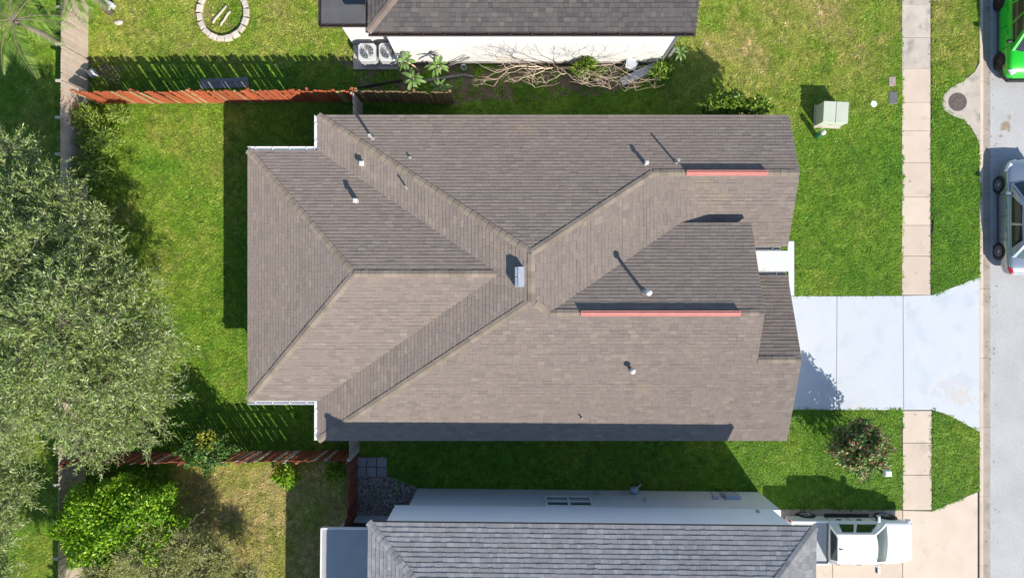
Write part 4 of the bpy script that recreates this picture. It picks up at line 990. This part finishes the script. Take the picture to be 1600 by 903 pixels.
# air conditioners
c = P(590, 90); mb = MB(); pad_poly = ccw([(-6.87, 9.50), (-4.92, 9.50), (-4.92, 10.58), (-6.87, 10.58)]); mb.prism(pad_poly, -.02, .09, .015)
tag(mb.build('equipment_pad', CONC_OLD), 'concrete pad under the two air conditioners', 'pad')
def ac(x, y, label):
    root = empty('air_conditioner', (x, y, .09), 0, label, 'air conditioner', 'air conditioners beside the white house'); w = .37
    pr = [(-w + .09, -w), (w - .09, -w), (w, -w + .09), (w, w - .09), (w - .09, w), (-w + .09, w), (-w, w - .09), (-w, -w + .09)]
    mb = MB(); mb.prism(pr, 0, .78, .02); bd = mb.build('cabinet', ACGREY, root)
    mb = MB()
    for k in range(9): mb.prism([(p_[0] * 1.012, p_[1] * 1.012) for p_ in pr], .1 + k * .07, .125 + k * .07)
    mb.build('louvres', M('louvre', (.30, .32, .33), rough=.5) if 'louvre' not in bpy.data.materials else bpy.data.materials['louvre'], bd)
    mb = MB(); mb.lathe([(.29, .775), (.29, .79), (.02, .792)], n=28, smooth=False); mb.build('fan_well', PLASTIC, root)
    mb = MB()
    for rr in (.06, .11, .16, .21, .26, .29): mb.tube([(rr * math.cos(t * math.pi / 14), rr * math.sin(t * math.pi / 14), .81 + .03 * (1 - (rr / .29) ** 2)) for t in range(29)], .008, 5)
    for k in range(10): a = k * math.pi / 5; mb.tube([(.05 * math.cos(a), .05 * math.sin(a), .84), (.29 * math.cos(a), .29 * math.sin(a), .81)], .006, 5)
    mb.build('fan_grille', STEEL, root)
    mb = MB(); mb.lathe([(.07, .80), (.07, .845), (.05, .855), (.01, .856)], n=16); mb.build('fan_motor', STEEL, root)
ac(-6.12, 9.98, 'left air conditioner standing on the concrete pad'); ac(-5.25, 9.99, 'right air conditioner nearer to the white wall')
mb = MB(); a, b = P(560, 138), P(628, 126); mb.tube([(a.x, a.y, .05), (b.x, b.y, .07)], .05, 8); tag(mb.build('drain_pipe', PLASTIC), 'black pipe lying on the soil below the air conditioners', 'pipe')
# timber edging and leaning poles near the white wall
def beam(px0, py0, px1, py1, w, h, m, label, name='timber', z=0, cat='board'):
    a, b = P(px0, py0), P(px1, py1); d = b - a; mb = MB(); mb.box((0, 0, h / 2), (d.length, w, h), ch=.008); o = mb.build(name, m, None, ((a + b) / 2 + Vector((0, 0, z))), (0, 0, math.atan2(d.y, d.x))); return tag(o, label, cat)
beam(659, 128, 724, 118, .11, .09, GREYWOOD, 'longer grey timber on the soil below the poles'); beam(724.5, 117.5, 740, 121, .11, .09, GREYWOOD, 'short grey timber continuing the longer one')
pl = P(694, 95)
for i, (z1, lb, dx) in enumerate(((1.25, 'upper one of two poles leaning against the white wall', .62), (.95, 'lower thicker pole leaning against the white wall', .72))):
    mb = MB(); mb.tube([(pl.x + .0, 9.58, .03 + i * .05), (pl.x + dx * 1.6, 9.70, z1)], .022 + .014 * i, 7); tag(mb.build('pole', GREYWOOD), lb, 'pole')
c = P(725, 108); mb = MB(); mb.lathe([(.10, 0), (.13, .24), (.115, .24), (.10, .03), (.01, .03)], n=16, smooth=False); tag(mb.build('bucket', ACGREY, None, (c.x, c.y, 0)), 'small grey bucket against the white wall', 'bucket')
# corrugated sheet and crate at the right end of the wall
def corrugated(name, L, W, n, m, loc, rot, label):
    mb = MB(); v, f = [], []
    for i in range(n * 2 + 1):
        y = -W / 2 + W * i / (n * 2); z = .012 if i % 2 else -.012
        v += [(-L / 2, y, z), (L / 2, y, z)]
    for i in range(n * 2): f.append((2 * i, 2 * i + 1, 2 * i + 3, 2 * i + 2))
    m0 = len(v); v += [(x, y, z - .012) for x, y, z in v]
    f += [tuple(m0 + k for k in reversed(q)) for q in f]
    mb.add(v, f); return tag(mb.build(name, m, None, loc, rot), label, 'metal sheet')
c = P(995, 120); corrugated('metal_sheet', 1.65, .36, 5, CORRUG, (c.x + .05, c.y + .02, .30), (R(8), R(-6), R(24)), 'long corrugated metal sheet under the bare branches')
c = P(986, 104); sheet = corrugated('metal_sheet', .75, .75, 6, CORRUG, (c.x, c.y + .08, .46), (R(38), R(-4), R(82)), 'square corrugated sheet propped against the white wall')
mb = MB(); c = P(1000, 112); mb.box((0, 0, .14), (.5, .3, .28), ch=.01); tag(mb.build('storage_crate', PLASTIC, None, (c.x - .28, c.y + .06, 0), (0, 0, R(15))), 'dark crate carrying the corrugated sheets', 'crate')
mb = MB(); mb.box((0, 0, .9), (.14, .03, 1.8), rx=R(4)); c = P(1042, 98); tag(mb.build('plank', GREYWOOD, None, (c.x, c.y + .05, 0), (0, R(-3), R(8))), 'grey plank leaning at the corner of the white wall', 'board')
# pavers and gravel
for j, (y0, y1) in enumerate(((714, 728.3), (729.3, 744))):
    for i, (x0, x1) in enumerate(((557.5, 572.3), (573.5, 588), (589.5, 604.5))):
        a, b = P(x0, y1), P(x1, y0); mb = MB(); mb.box((0, 0, .03), (b.x - a.x, b.y - a.y, .06), ch=.012)
        tag(mb.build('paver', PAVER, None, ((a.x + b.x) / 2, (a.y + b.y) / 2, random.uniform(0, .012)), (0, 0, random.gauss(0, .02))),
            '%s grey square paver in the %s row beside the gravel' % (('left', 'middle', 'right')[i], ('upper', 'lower')[j]), 'paver', 'stepping pavers beside the red fence')
mb = MB(); mb.prism(wob(GRAVEL_A, .05, .4, 3), -.02, .008); tag(mb.build('gravel_bed', SOIL), 'soil bed under the pale gravel', 'gravel bed', kind='structure')
mb = MB(); r = random.Random(77)
gxs = [p_[0] for p_ in GRAVEL_A]; gys = [p_[1] for p_ in GRAVEL_A]; cnt = 0
while cnt < 1900:
    x, y = r.uniform(min(gxs), max(gxs)), r.uniform(min(gys), max(gys) - .9)
    if not inpoly(np.array([x]), np.array([y]), GRAVEL_A)[0]: continue
    s = r.uniform(.022, .055); a = r.uniform(0, 6.28); Mx = Matrix.Translation((x, y, .02)) @ Matrix.Rotation(a, 4, 'Z') @ Matrix.Rotation(r.gauss(0, .4), 4, 'X')
    v = [Mx @ Vector(q) for q in ((s * 1.7, 0, 0), (0, s, 0), (-s * 1.5, .2 * s, 0), (0, -s, .1 * s), (.2 * s, .1 * s, s * .8), (0, 0, -s * .6))]
    mb.add(v, [(0, 1, 4), (1, 2, 4), (2, 3, 4), (3, 0, 4), (1, 0, 5), (2, 1, 5), (3, 2, 5), (0, 3, 5)]); cnt += 1
tag(mb.build('gravel', GRAVEL), 'loose pale gravel beside the short red fence', 'gravel', kind='stuff')
# front lawn utilities
ub = empty('utility_cabinet', (13.66, 7.45, 0), R(-2.5), 'pale green utility cabinet on the front lawn', 'utility box')
mb = MB(); mb.box((0, 0, .04), (1.16, .98, .10), ch=.015); mb.build('base', CONC_OLD, ub)
mb = MB(); v = [(-.52, -.43, .08), (.52, -.43, .08), (.52, .43, .08), (-.52, .43, .08), (-.52, -.43, .80), (.52, -.43, .80), (.52, .43, .82), (-.52, .43, .82)]; mb.add(v, [(3, 2, 1, 0), (4, 5, 6, 7), (0, 1, 5, 4), (1, 2, 6, 5), (2, 3, 7, 6), (3, 0, 4, 7)]); mb.build('cabinet', UTIL, ub)
for x in (-.268, .268):
    mb = MB(); mb.box((x, 0, .832), (.522, .90, .045), rx=math.atan2(.02, .86), ch=.014); mb.build('lid', UTIL, ub)
mb = MB(); mb.box((0, -.43, .45), (.06, .03, .1)); mb.build('latch', STEEL, ub)
pd = empty('cable_pedestal', (13.17, 6.62, 0), 0, 'green cable pedestal with a white cap on the front lawn', 'pedestal')
mb = MB(); mb.lathe([(.11, 0), (.11, .72), (.10, .74)], n=18); mb.build('tube', TEAL, pd); mb = MB(); mb.lathe([(.118, .70), (.118, .78), (.09, .84), (.02, .86)], n=18); mb.build('cap', PVC, pd)
c = P(1364.5, 163); mb = MB(); mb.lathe([(.14, 0), (.14, .045), (.125, .055), (.06, .055), (.055, .048), (.01, .048)], n=20, smooth=False); tag(mb.build('round_cover', WHITE, None, (c.x, c.y, 0)), 'small round white cover in the front lawn', 'cover')
c = P(1394, 153.5); mb = MB(); mb.box((0, 0, .03), (.36, .55, .07), ch=.012); o = mb.build('meter_lid', GREYLID, None, (c.x, c.y, 0)); tag(o, 'dark grey water meter lid by the sidewalk', 'meter cover')
mb = MB(); mb.box((0, .0, .068), (.30, .49, .012), ch=.004); mb.build('lid_plate', GREYLID, o)
c = P(1393, 128); mb = MB(); mb.box((0, 0, .03), (.30, .42, .08), ch=.02); o = mb.build('meter_lid', TANLID, None, (c.x, c.y, 0)); tag(o, 'tan meter lid by the sidewalk above the dark one', 'meter cover')
mb = MB(); mb.box((0, 0, .072), (.10, .22, .014), ch=.004); mb.build('lid_plate', LEAD, o)
c = P(1383.5, 737); mb = MB(); mb.box((0, 0, .14), (.30, .28, .26), ch=.05); o = mb.build('junction_box', WHITE, None, (c.x, c.y, 0)); tag(o, 'small white box on the lawn right of the red shrub', 'box')
mb = MB(); mb.box((0, 0, .012), (.36, .34, .03), ch=.005); mb.build('base', ACGREY, o)
pts = []
for k in range(9): t = k / 8; pts.append((XS1 + .05 + .05 * math.sin(t * 3) + (.26 * (t - .7) if t > .7 else 0), P(0, 365 - 28 * t).y, .05))
mb = MB(); mb.tube(pts, .03, 7); tag(mb.build('edge_shadow_tube', PLASTIC), 'short black tube standing in for the lawn edge shadow by the sidewalk', 'edge shadow')  # black tube added as the curled bit of lawn edge shadow

# ------------------------------------------------------------------ vehicles (length along local +x, front at +x)
def loft(secs, n_mirror=True):
    """secs: list of (x, [(y, z) half profile from bottom centre to top centre])"""
    mb = MB(); v, f = [], []; full = []
    for x, hp in secs:
        ring = [(x, y, z) for y, z in hp] + [(x, -y, z) for y, z in reversed(hp[1:-1])]
        full.append(ring)
    m = len(full[0])
    for ring in full: v += ring
    for i in range(len(full) - 1):
        for j in range(m):
            a, b = i * m + j, i * m + (j + 1) % m; f.append((a, b, b + m, a + m))
    f.append(tuple(range(m))); f.append(tuple(reversed(range((len(full) - 1) * m, len(full) * m))))
    mb.add(v, f, smooth=True); return mb
def subsurf(o, lv=2):
    md = o.modifiers.new('sub', 'SUBSURF'); md.levels = lv; md.render_levels = lv; return o
def sec(x, hw, zb, zs, zt, tuck=.9):
    zm = zb + (zs - zb) * .45
    return (x, [(0, zb), (hw * .80, zb), (hw * tuck, zb + .05), (hw * .985, zb + .22), (hw, zm), (hw * .985, zs - .12), (hw * .955, zs - .03), (hw * .87, zs + (zt - zs) * .5), (hw * .5, zt - .012), (0, zt)])
def patch(S, u0, u1, v0, v1, nu, nv, off=0.0, ref=Vector((0, 0, 1.1))):
    mb = MB(); g = []
    e = 1e-3
    for i in range(nu + 1):
        for j in range(nv + 1):
            u, v = u0 + (u1 - u0) * i / nu, v0 + (v1 - v0) * j / nv; p = Vector(S(u, v))
            if off:
                a = Vector(S(u + e, v)) - Vector(S(u - e, v)); b = Vector(S(u, v + e)) - Vector(S(u, v - e)); nn = a.cross(b).normalized(); p = p + (nn if nn.dot(p - ref) > 0 else -nn) * off
            g.append(p)
    f = []
    for i in range(nu):
        for j in range(nv): a = i * (nv + 1) + j; f.append((a, a + nv + 1, a + nv + 2, a + 1))
    mb.add(g, f, smooth=True); return mb
def wheel(root, x, y, r, w, side, rim_m, spokes=7):
    Mx = Matrix.Rotation(R(90) * -side, 4, 'X')
    mb = MB(); mb.lathe([(r * .62, -w / 2), (r * .90, -w / 2), (r * .99, -w * .38), (r, 0), (r * .99, w * .38), (r * .92, w / 2), (r * .70, w / 2), (r * .66, w * .42), (r * .62, w * .3)], n=28, M=Mx); t = mb.build('wheel', RUBBER, root, (x, y, r))
    mb = MB(); mb.lathe([(r * .69, w * .36), (r * .69, w * .50), (r * .63, w * .50), (r * .60, w * .30), (.01, w * .30)], n=28, M=Mx, smooth=False)
    for k in range(spokes):
        a = k * 2 * math.pi / spokes; c = Mx @ Vector((r * .36 * math.cos(a), r * .36 * math.sin(a), w * .43)); mb.add([Mx @ Vector((rr * math.cos(a + da), rr * math.sin(a + da), zz)) for rr, da, zz in ((.05, -.5, w * .46), (.05, .5, w * .46), (r * .66, .13, w * .47), (r * .66, -.13, w * .47))], [(0, 3, 2, 1)] )
    mb.lathe([(.075, w * .4), (.07, w * .49), (.02, w * .5)], n=14, M=Mx); mb.build('rim', rim_m, t)
    return t
def car(name, label, cat, loc, rz, paint, sp):
    root = empty(name, loc, rz, label, cat); L, hw = sp['L'], sp['hw']
    body = subsurf(loft([sec(*s) for s in sp['secs']]).build('body', paint, root))
    z0, z1 = sp['zbelt'], sp['zroof']; wb, wr = sp['wb'], sp['wr']; xb0, xb1, xr0, xr1 = sp['xb0'], sp['xb1'], sp['xr0'], sp['xr1']
    def ease(v): return v
    def side(sg):
        def S(u, v):
            x = (xb0 + (xb1 - xb0) * u) * (1 - v) + (xr0 + (xr1 - xr0) * u) * v; bul = .03 * math.sin(math.pi * min(max(u, 0), 1))
            y = (wb + bul) * (1 - v) + (wr + bul) * v + .02 * math.sin(math.pi * v); return (x, sg * y, z0 * (1 - v) + z1 * v)
        return (lambda u, v: S(u, v)) if sg > 0 else (lambda u, v: S(1 - u, v))
    def front(u, v):      # u: left to right
        y = (wb * (1 - v) + wr * v) * (1 - 2 * u) ; x = xb1 * (1 - v) + xr1 * v + sp.get('bulge', .12) * (1 - (1 - 2 * u) ** 2); return (x, y, z0 * (1 - v) + z1 * v + .02 * math.sin(math.pi * v))
    def rear(u, v):
        y = -(wb * (1 - v) + wr * v) * (1 - 2 * u); x = xb0 * (1 - v) + xr0 * v - sp.get('rbulge', .06) * (1 - (1 - 2 * u) ** 2); return (x, y, z0 * (1 - v) + z1 * v + .015 * math.sin(math.pi * v))
    def roofs(u, v):
        k = 1 - (1 - 2 * v) ** 2; y = wr * (2 * v - 1); fx = sp.get('bulge', .12) * k; rx_ = sp.get('rbulge', .06) * k
        x = (xr0 - rx_) + (xr1 + fx - xr0 + rx_) * u; bul = .03 * math.sin(math.pi * min(max(u, 0), 1)) * (2 * v - 1); return (x, y + bul, z1 + .045 * k * (.5 + .5 * math.sin(math.pi * min(max(u, 0), 1))) )
    cab = MB()
    for S, nu, nv in ((side(-1), 10, 4), (side(1), 10, 4), (front, 10, 4), (rear, 10, 4), (roofs, 10, 10)):
        q = patch(S, 0, 1, 0, 1, nu, nv); cab.add(q.v, q.f, smooth=True)
    cb = cab.build('cabin', paint, root)
    patch(front, .07, .93, .04, .93, 10, 5, .006 if sp.get('fo', 1) > 0 else -.006).build('windshield', sp.get('wglass', GLASS), root)
    patch(rear, .09, .91, .12, .90, 10, 4, .006).build('rear_window', sp.get('rglass', GLASS), root)
    for sg in (-1, 1):
        S = side(sg)
        for (u0, u1) in sp['win']:
            a, b = (u0, u1) if sg > 0 else (1 - u1, 1 - u0)
            o = patch(S, a, b, .10, .86, 5, 4, .006 if sg < 0 else .006); me_ = o.mesh('side_window', GLASS); link('side_window', me_, root)
    for sg in (-1, 1):
        for x in sp['seams']:
            mb = MB(); mb.box((x, sg * (hw + .001), .58), (.012, .012, .62)); mb.build('door_seam', PLASTIC, root)
        mb = MB(); mb.box((sum(sp['seams']) / len(sp['seams']), sg * (hw + .002), .30), (2.2, .03, .06), ch=.01); mb.build('sill_trim', PLASTIC, root)
    for x, z in ((sp['ax0'], 0), (sp['ax1'], 0)):
        for sg in (-1, 1):
            mb = MB(); Mx = Matrix.Rotation(R(90) * -sg, 4, 'X'); mb.lathe([(.02, -.05), (sp['wr_'] * 1.17, -.05), (sp['wr_'] * 1.15, .004), (.02, .006)], n=28, M=Mx); mb.build('wheel_arch', PLASTIC, root, (x, sg * (hw - .012), sp['wr_'] * 1.03))
            wheel(root, x, sg * (hw - .085), sp['wr_'], .21, sg, sp['rim'], sp.get('spokes', 9))
    for sg in (-1, 1):
        mb = MB(); mb.box((0, 0, 0), (.12, .22, .14), ch=.04); mb.box((-.01, -sg * .12, -.04), (.07, .10, .05)); mr = mb.build('mirror', sp.get('mirror', paint), root, (xb1 - .35 + sp.get('mx', 0), sg * (hw + .07), z0 + .08))
        mb = MB(); mb.box((-.063, 0, 0), (.008, .18, .10)); mb.build('mirror_glass', GLASS, mr)
        for u in sp['handles']:
            mb = MB(); mb.box((u, sg * (hw + .012), z0 - .14), (.20, .035, .04), ch=.012); mb.build('door_handle', sp.get('handle', paint), root)
        for nm, (x, y, z), (dx, dy, dz), mm, rz2 in sp['lamps']:
            mb = MB(); mb.box((0, 0, 0), (dx, dy, dz), ch=min(dx, dy, dz) * .35); mb.build(nm, mm, root, (x, sg * y, z), (0, 0, sg * rz2))
    return root
# silver sedan facing the top of the picture
sedan = dict(L=4.9, hw=.91, wr_=.33, zbelt=.93, zroof=1.42, wb=.80, wr=.56, xb0=-1.75, xb1=1.38, xr0=-1.18, xr1=.55, ax0=-1.43, ax1=1.43, rim=ALLOY, bulge=.16, rbulge=.12, mx=-.05,
             secs=[(-2.43, .62, .38, .70, .74), (-2.38, .78, .26, .86, .90), (-2.1, .87, .20, .94, 1.0), (-1.4, .91, .18, .95, 1.03), (-.3, .91, .18, .93, 1.0), (.8, .91, .18, .92, .98), (1.4, .905, .18, .88, .95), (2.0, .86, .19, .78, .84), (2.32, .75, .22, .66, .70), (2.47, .52, .32, .54, .57)],
             win=((.12, .44), (.48, .86)), seams=(-.95, .05, 1.0), handles=(-.55, .45), wglass=GLASS, rglass=GLASS_T,
             lamps=(('headlight', (2.12, .70, .66), (.42, .20, .14), LAMPCLEAR, -.45), ('tail_light', (-2.24, .72, .82), (.30, .20, .18), LAMPRED, .45)))
cs = car('parked_car', 'silver sedan parked at the kerb on the right edge', 'car', (21.86, 3.05, -.11), R(90), CARSILVER, sedan)
mb = MB(); mb.box((2.46, 0, .42), (.06, .9, .16), ch=.02); mb.build('grille', PLASTIC, cs)
mb = MB(); mb.box((-2.42, 0, .72), (.03, .5, .13), ch=.01); mb.build('number_plate', WHITE, cs)
mb = MB(); mb.lathe([(.055, 0), (.05, .012), (.01, .014)], n=18); mb.build('badge', STEEL, cs, (-2.24, 0, .965), (0, R(-12), 0))
# green hatchback facing the bottom of the picture
hatch = dict(L=4.1, hw=.89, wr_=.34, zbelt=1.02, zroof=1.60, wb=.80, wr=.60, xb0=-1.95, xb1=1.05, xr0=-1.7, xr1=.35, ax0=-1.28, ax1=1.28, rim=BRONZE, bulge=.12, rbulge=.05, mirror=PLASTIC, spokes=6,
             secs=[(-2.06, .72, .40, .95, 1.0), (-2.0, .82, .26, 1.03, 1.06), (-1.5, .88, .21, 1.05, 1.08), (-.3, .89, .20, 1.03, 1.08), (.8, .89, .20, 1.02, 1.08), (1.35, .885, .20, .98, 1.06), (1.75, .83, .22, .88, .97), (1.98, .72, .26, .72, .80), (2.08, .55, .34, .58, .62)],
             win=((.06, .33), (.36, .62), (.65, .93)), seams=(-.95, -.05, .85), handles=(-.75, .25), handle=CARGREEN,
             lamps=(('headlight', (1.86, .64, .80), (.26, .24, .16), LAMPCLEAR, -.5), ('tail_light', (-2.02, .70, .95), (.10, .18, .34), LAMPRED, .2), ('turn_signal', (1.62, .845, .62), (.16, .05, .07), AMBER, -.2)))
cg = car('parked_car', 'bright green hatchback at the top right corner', 'car', (21.84, 11.08, -.11), R(-90), CARGREEN, hatch)
mb = MB(); v = []
mb2 = subsurf(loft([(1.70, [(0, .22), (.80, .22), (.90, .30), (.90, .42), (.86, .48), (0, .48)]), (1.95, [(0, .20), (.70, .20), (.80, .28), (.80, .44), (.76, .50), (0, .52)]), (2.16, [(0, .22), (.45, .22), (.55, .30), (.55, .44), (.5, .50), (0, .52)])]).build('front_bumper', PLASTIC, cg), 2)
# white pickup
def pickup():
    root = empty('pickup_truck', (14.27, -10.62, .03), R(-.3), 'white crew cab pickup with a grey bed cover', 'truck'); hw = .93
    front_secs = [(-1.02, .92, .42, 1.02, 1.06), (-.9, .93, .40, 1.06, 1.10), (.3, .93, .40, 1.06, 1.12), (1.2, .93, .40, 1.06, 1.14), (1.75, .925, .42, 1.02, 1.12), (2.3, .88, .42, .95, 1.05), (2.52, .80, .44, .86, .93), (2.62, .62, .5, .72, .78)]
    subsurf(loft([sec(*s, tuck=.95) for s in front_secs]).build('body', CARWHITE, root))
    bed = empty('bed', (0, 0, 0)); bed.parent = root
    for sg in (-1, 1):
        mb = MB(); mb.box((-1.80, sg * .885, .76), (1.56, .09, .66), ch=.03); mb.build('bed_side', CARWHITE, bed)
    mb = MB(); mb.box((-2.56, 0, .77), (.07, 1.72, .64), ch=.02); mb.build('tailgate', CARWHITE, bed)
    mb = MB(); mb.box((-1.80, 0, .985), (1.44, 1.66, .04), ch=.01); mb.build('bed_cover', BEDCOVER, bed)
    mb = MB(); mb.box((-1.80, 0, .45), (1.5, 1.7, .1)); mb.build('bed_floor', PLASTIC, bed)
    mb = MB(); mb.box((-2.66, 0, .52), (.16, 1.70, .16), ch=.04); mb.build('rear_bumper', STEEL, root)
    mb = MB(); mb.box((2.60, 0, .50), (.18, 1.66, .24), ch=.06); mb.build('front_bumper', CARWHITE, root)
    mb = MB(); mb.box((2.555, 0, .68), (.08, 1.05, .16), ch=.02); mb.build('grille', PLASTIC, root)
    z0, z1, wb, wr = 1.06, 1.74, .84, .60; xb0, xb1, xr0, xr1 = -1.0, 1.38, -.98, .55
    def side(sg):
        def S(u, v):
            x = (xb0 + (xb1 - xb0) * u) * (1 - v) + (xr0 + (xr1 - xr0) * u) * v; return (x, sg * (wb * (1 - v) + wr * v + .03 * math.sin(math.pi * v)), z0 * (1 - v) + z1 * v)
        return (lambda u, v: S(u, v)) if sg > 0 else (lambda u, v: S(1 - u, v))
    def front(u, v): return (xb1 * (1 - v) + xr1 * v + .10 * (1 - (1 - 2 * u) ** 2), (wb * (1 - v) + wr * v) * (1 - 2 * u), z0 * (1 - v) + z1 * v + .02 * math.sin(math.pi * v))
    def rear(u, v): return (xb0 * (1 - v) + xr0 * v, -(wb * (1 - v) + wr * v) * (1 - 2 * u), z0 * (1 - v) + z1 * v)
    def roofs(u, v): k = 1 - (1 - 2 * v) ** 2; return (xr0 + (xr1 + .10 * k - xr0) * u, wr * (2 * v - 1), z1 + .04 * k * (.6 + .4 * math.sin(math.pi * min(max(u, 0), 1))))
    cab = MB()
    for S, a, b in ((side(-1), 8, 4), (side(1), 8, 4), (front, 8, 4), (rear, 8, 4), (roofs, 8, 8)): q = patch(S, 0, 1, 0, 1, a, b); cab.add(q.v, q.f, smooth=True)
    cab.build('cabin', CARWHITE, root)
    patch(front, .06, .94, .02, .92, 10, 5, .006).build('windshield', GLASS_T, root)
    patch(front, .03, .97, -.06, .03, 10, 1, .012).build('wiper_cowl', PLASTIC, root)
    patch(rear, .1, .9, .15, .88, 6, 3, .006).build('rear_window', GLASS, root)
    mb = MB(); mb.box((-1.0, 0, 1.75), (.06, .95, .03), ch=.008); mb.build('brake_light_strip', PLASTIC, root)
    mb = MB(); mb.add([(-.92, -.02, 1.775), (-.92, .02, 1.775), (-.74, .006, 1.785), (-.74, -.006, 1.785), (-.9, 0, 1.83)], [(0, 1, 4), (1, 2, 4), (2, 3, 4), (3, 0, 4)]); mb.build('aerial_fin', PLASTIC, root)
    for sg in (-1, 1):
        S = side(sg)
        for (u0, u1) in ((.15, .43), (.49, .86)):
            a, b = (u0, u1) if sg > 0 else (1 - u1, 1 - u0); patch(S, a, b, .14, .84, 5, 4, .006).build('side_window', GLASS, root)
        mb = MB(); mb.box((0, 0, 0), (.13, .26, .2), ch=.04); mb.box((0, -sg * .15, -.05), (.06, .12, .05)); mr = mb.build('mirror', CARWHITE, root, (.98, sg * 1.07, 1.17))
        mb = MB(); mb.box((-.068, 0, 0), (.008, .21, .16)); mb.build('mirror_glass', PLASTIC, mr)
        mb = MB(); mb.box((.05, sg * .93, .36), (1.9, .16, .06), ch=.02); mb.build('side_step', PLASTIC, root)
        for x in (-.55, .30): mb = MB(); mb.box((x, sg * .945, .93), (.2, .04, .045), ch=.012); mb.build('door_handle', PLASTIC, root)
        for x in (-.10, -.98, .93): mb = MB(); mb.box((x, sg * .932, .76), (.012, .012, .5)); mb.build('door_seam', PLASTIC, root)
        mb = MB(); mb.box((0, 0, 0), (.30, .22, .16), ch=.05); mb.build('headlight', LAMPCLEAR, root, (2.44, sg * .70, .80), (0, 0, -sg * .5))
        mb = MB(); mb.box((-2.56, sg * .86, .82), (.10, .10, .34), ch=.02); mb.build('tail_light', LAMPRED, root)
        for x in (-1.69, 1.69):
            mb = MB(); Mx = Matrix.Rotation(R(90) * -sg, 4, 'X'); mb.lathe([(.02, -.06), (.46, -.06), (.45, .004), (.02, .006)], n=28, M=Mx); mb.build('wheel_arch', PLASTIC, root, (x, sg * (hw - .010), .42))
            wheel(root, x, sg * (hw - .085), .38, .24, sg, ALLOY, 6)
pickup()

# ------------------------------------------------------------------ scattered dry leaves
rl = np.random.default_rng(88); xs = np.concatenate([rl.normal(20.66, .12, 90), rl.normal(18.22, .10, 60), rl.uniform(16.2, 16.9, 30), rl.uniform(17, 18.1, 8), rl.uniform(20.9, 21.2, 25)])
ys = np.concatenate([rl.uniform(-12.5, 12.5, 150), rl.uniform(-5.6, 12, 30), rl.uniform(-12, 12, 33)]); ok = ~((ys < -.2) & (ys > -5.4) & (xs < 20.4)) & ~((ys < -8.6) & (xs < 20.4)); xs, ys = xs[ok], ys[ok]; zz = np.where(xs > 20.5, -.085, .045); zz = np.where(xs > 20.85, -.1, zz)
k = len(xs); a = rl.uniform(0, 6.283, k); Q = leaf_quads(np.stack([xs, ys, zz], 1), np.stack([np.cos(a), np.sin(a), np.full(k, .08)], 1), np.tile(np.array([0, 0, 1.0]), (k, 1)), rl.uniform(.05, .10, k), rl.uniform(.025, .045, k))
tag(link('fallen_leaves', quad_mesh('fallen_leaves', Q, M('dry_leaf', (0, 0, 0), rough=.8, rnd='island', ramp=('l', [(0, (.10, .06, .03)), (.6, (.24, .15, .07)), (1, (.36, .26, .12))])))), 'dry brown leaves scattered along the kerb and paving', 'leaves', kind='stuff')
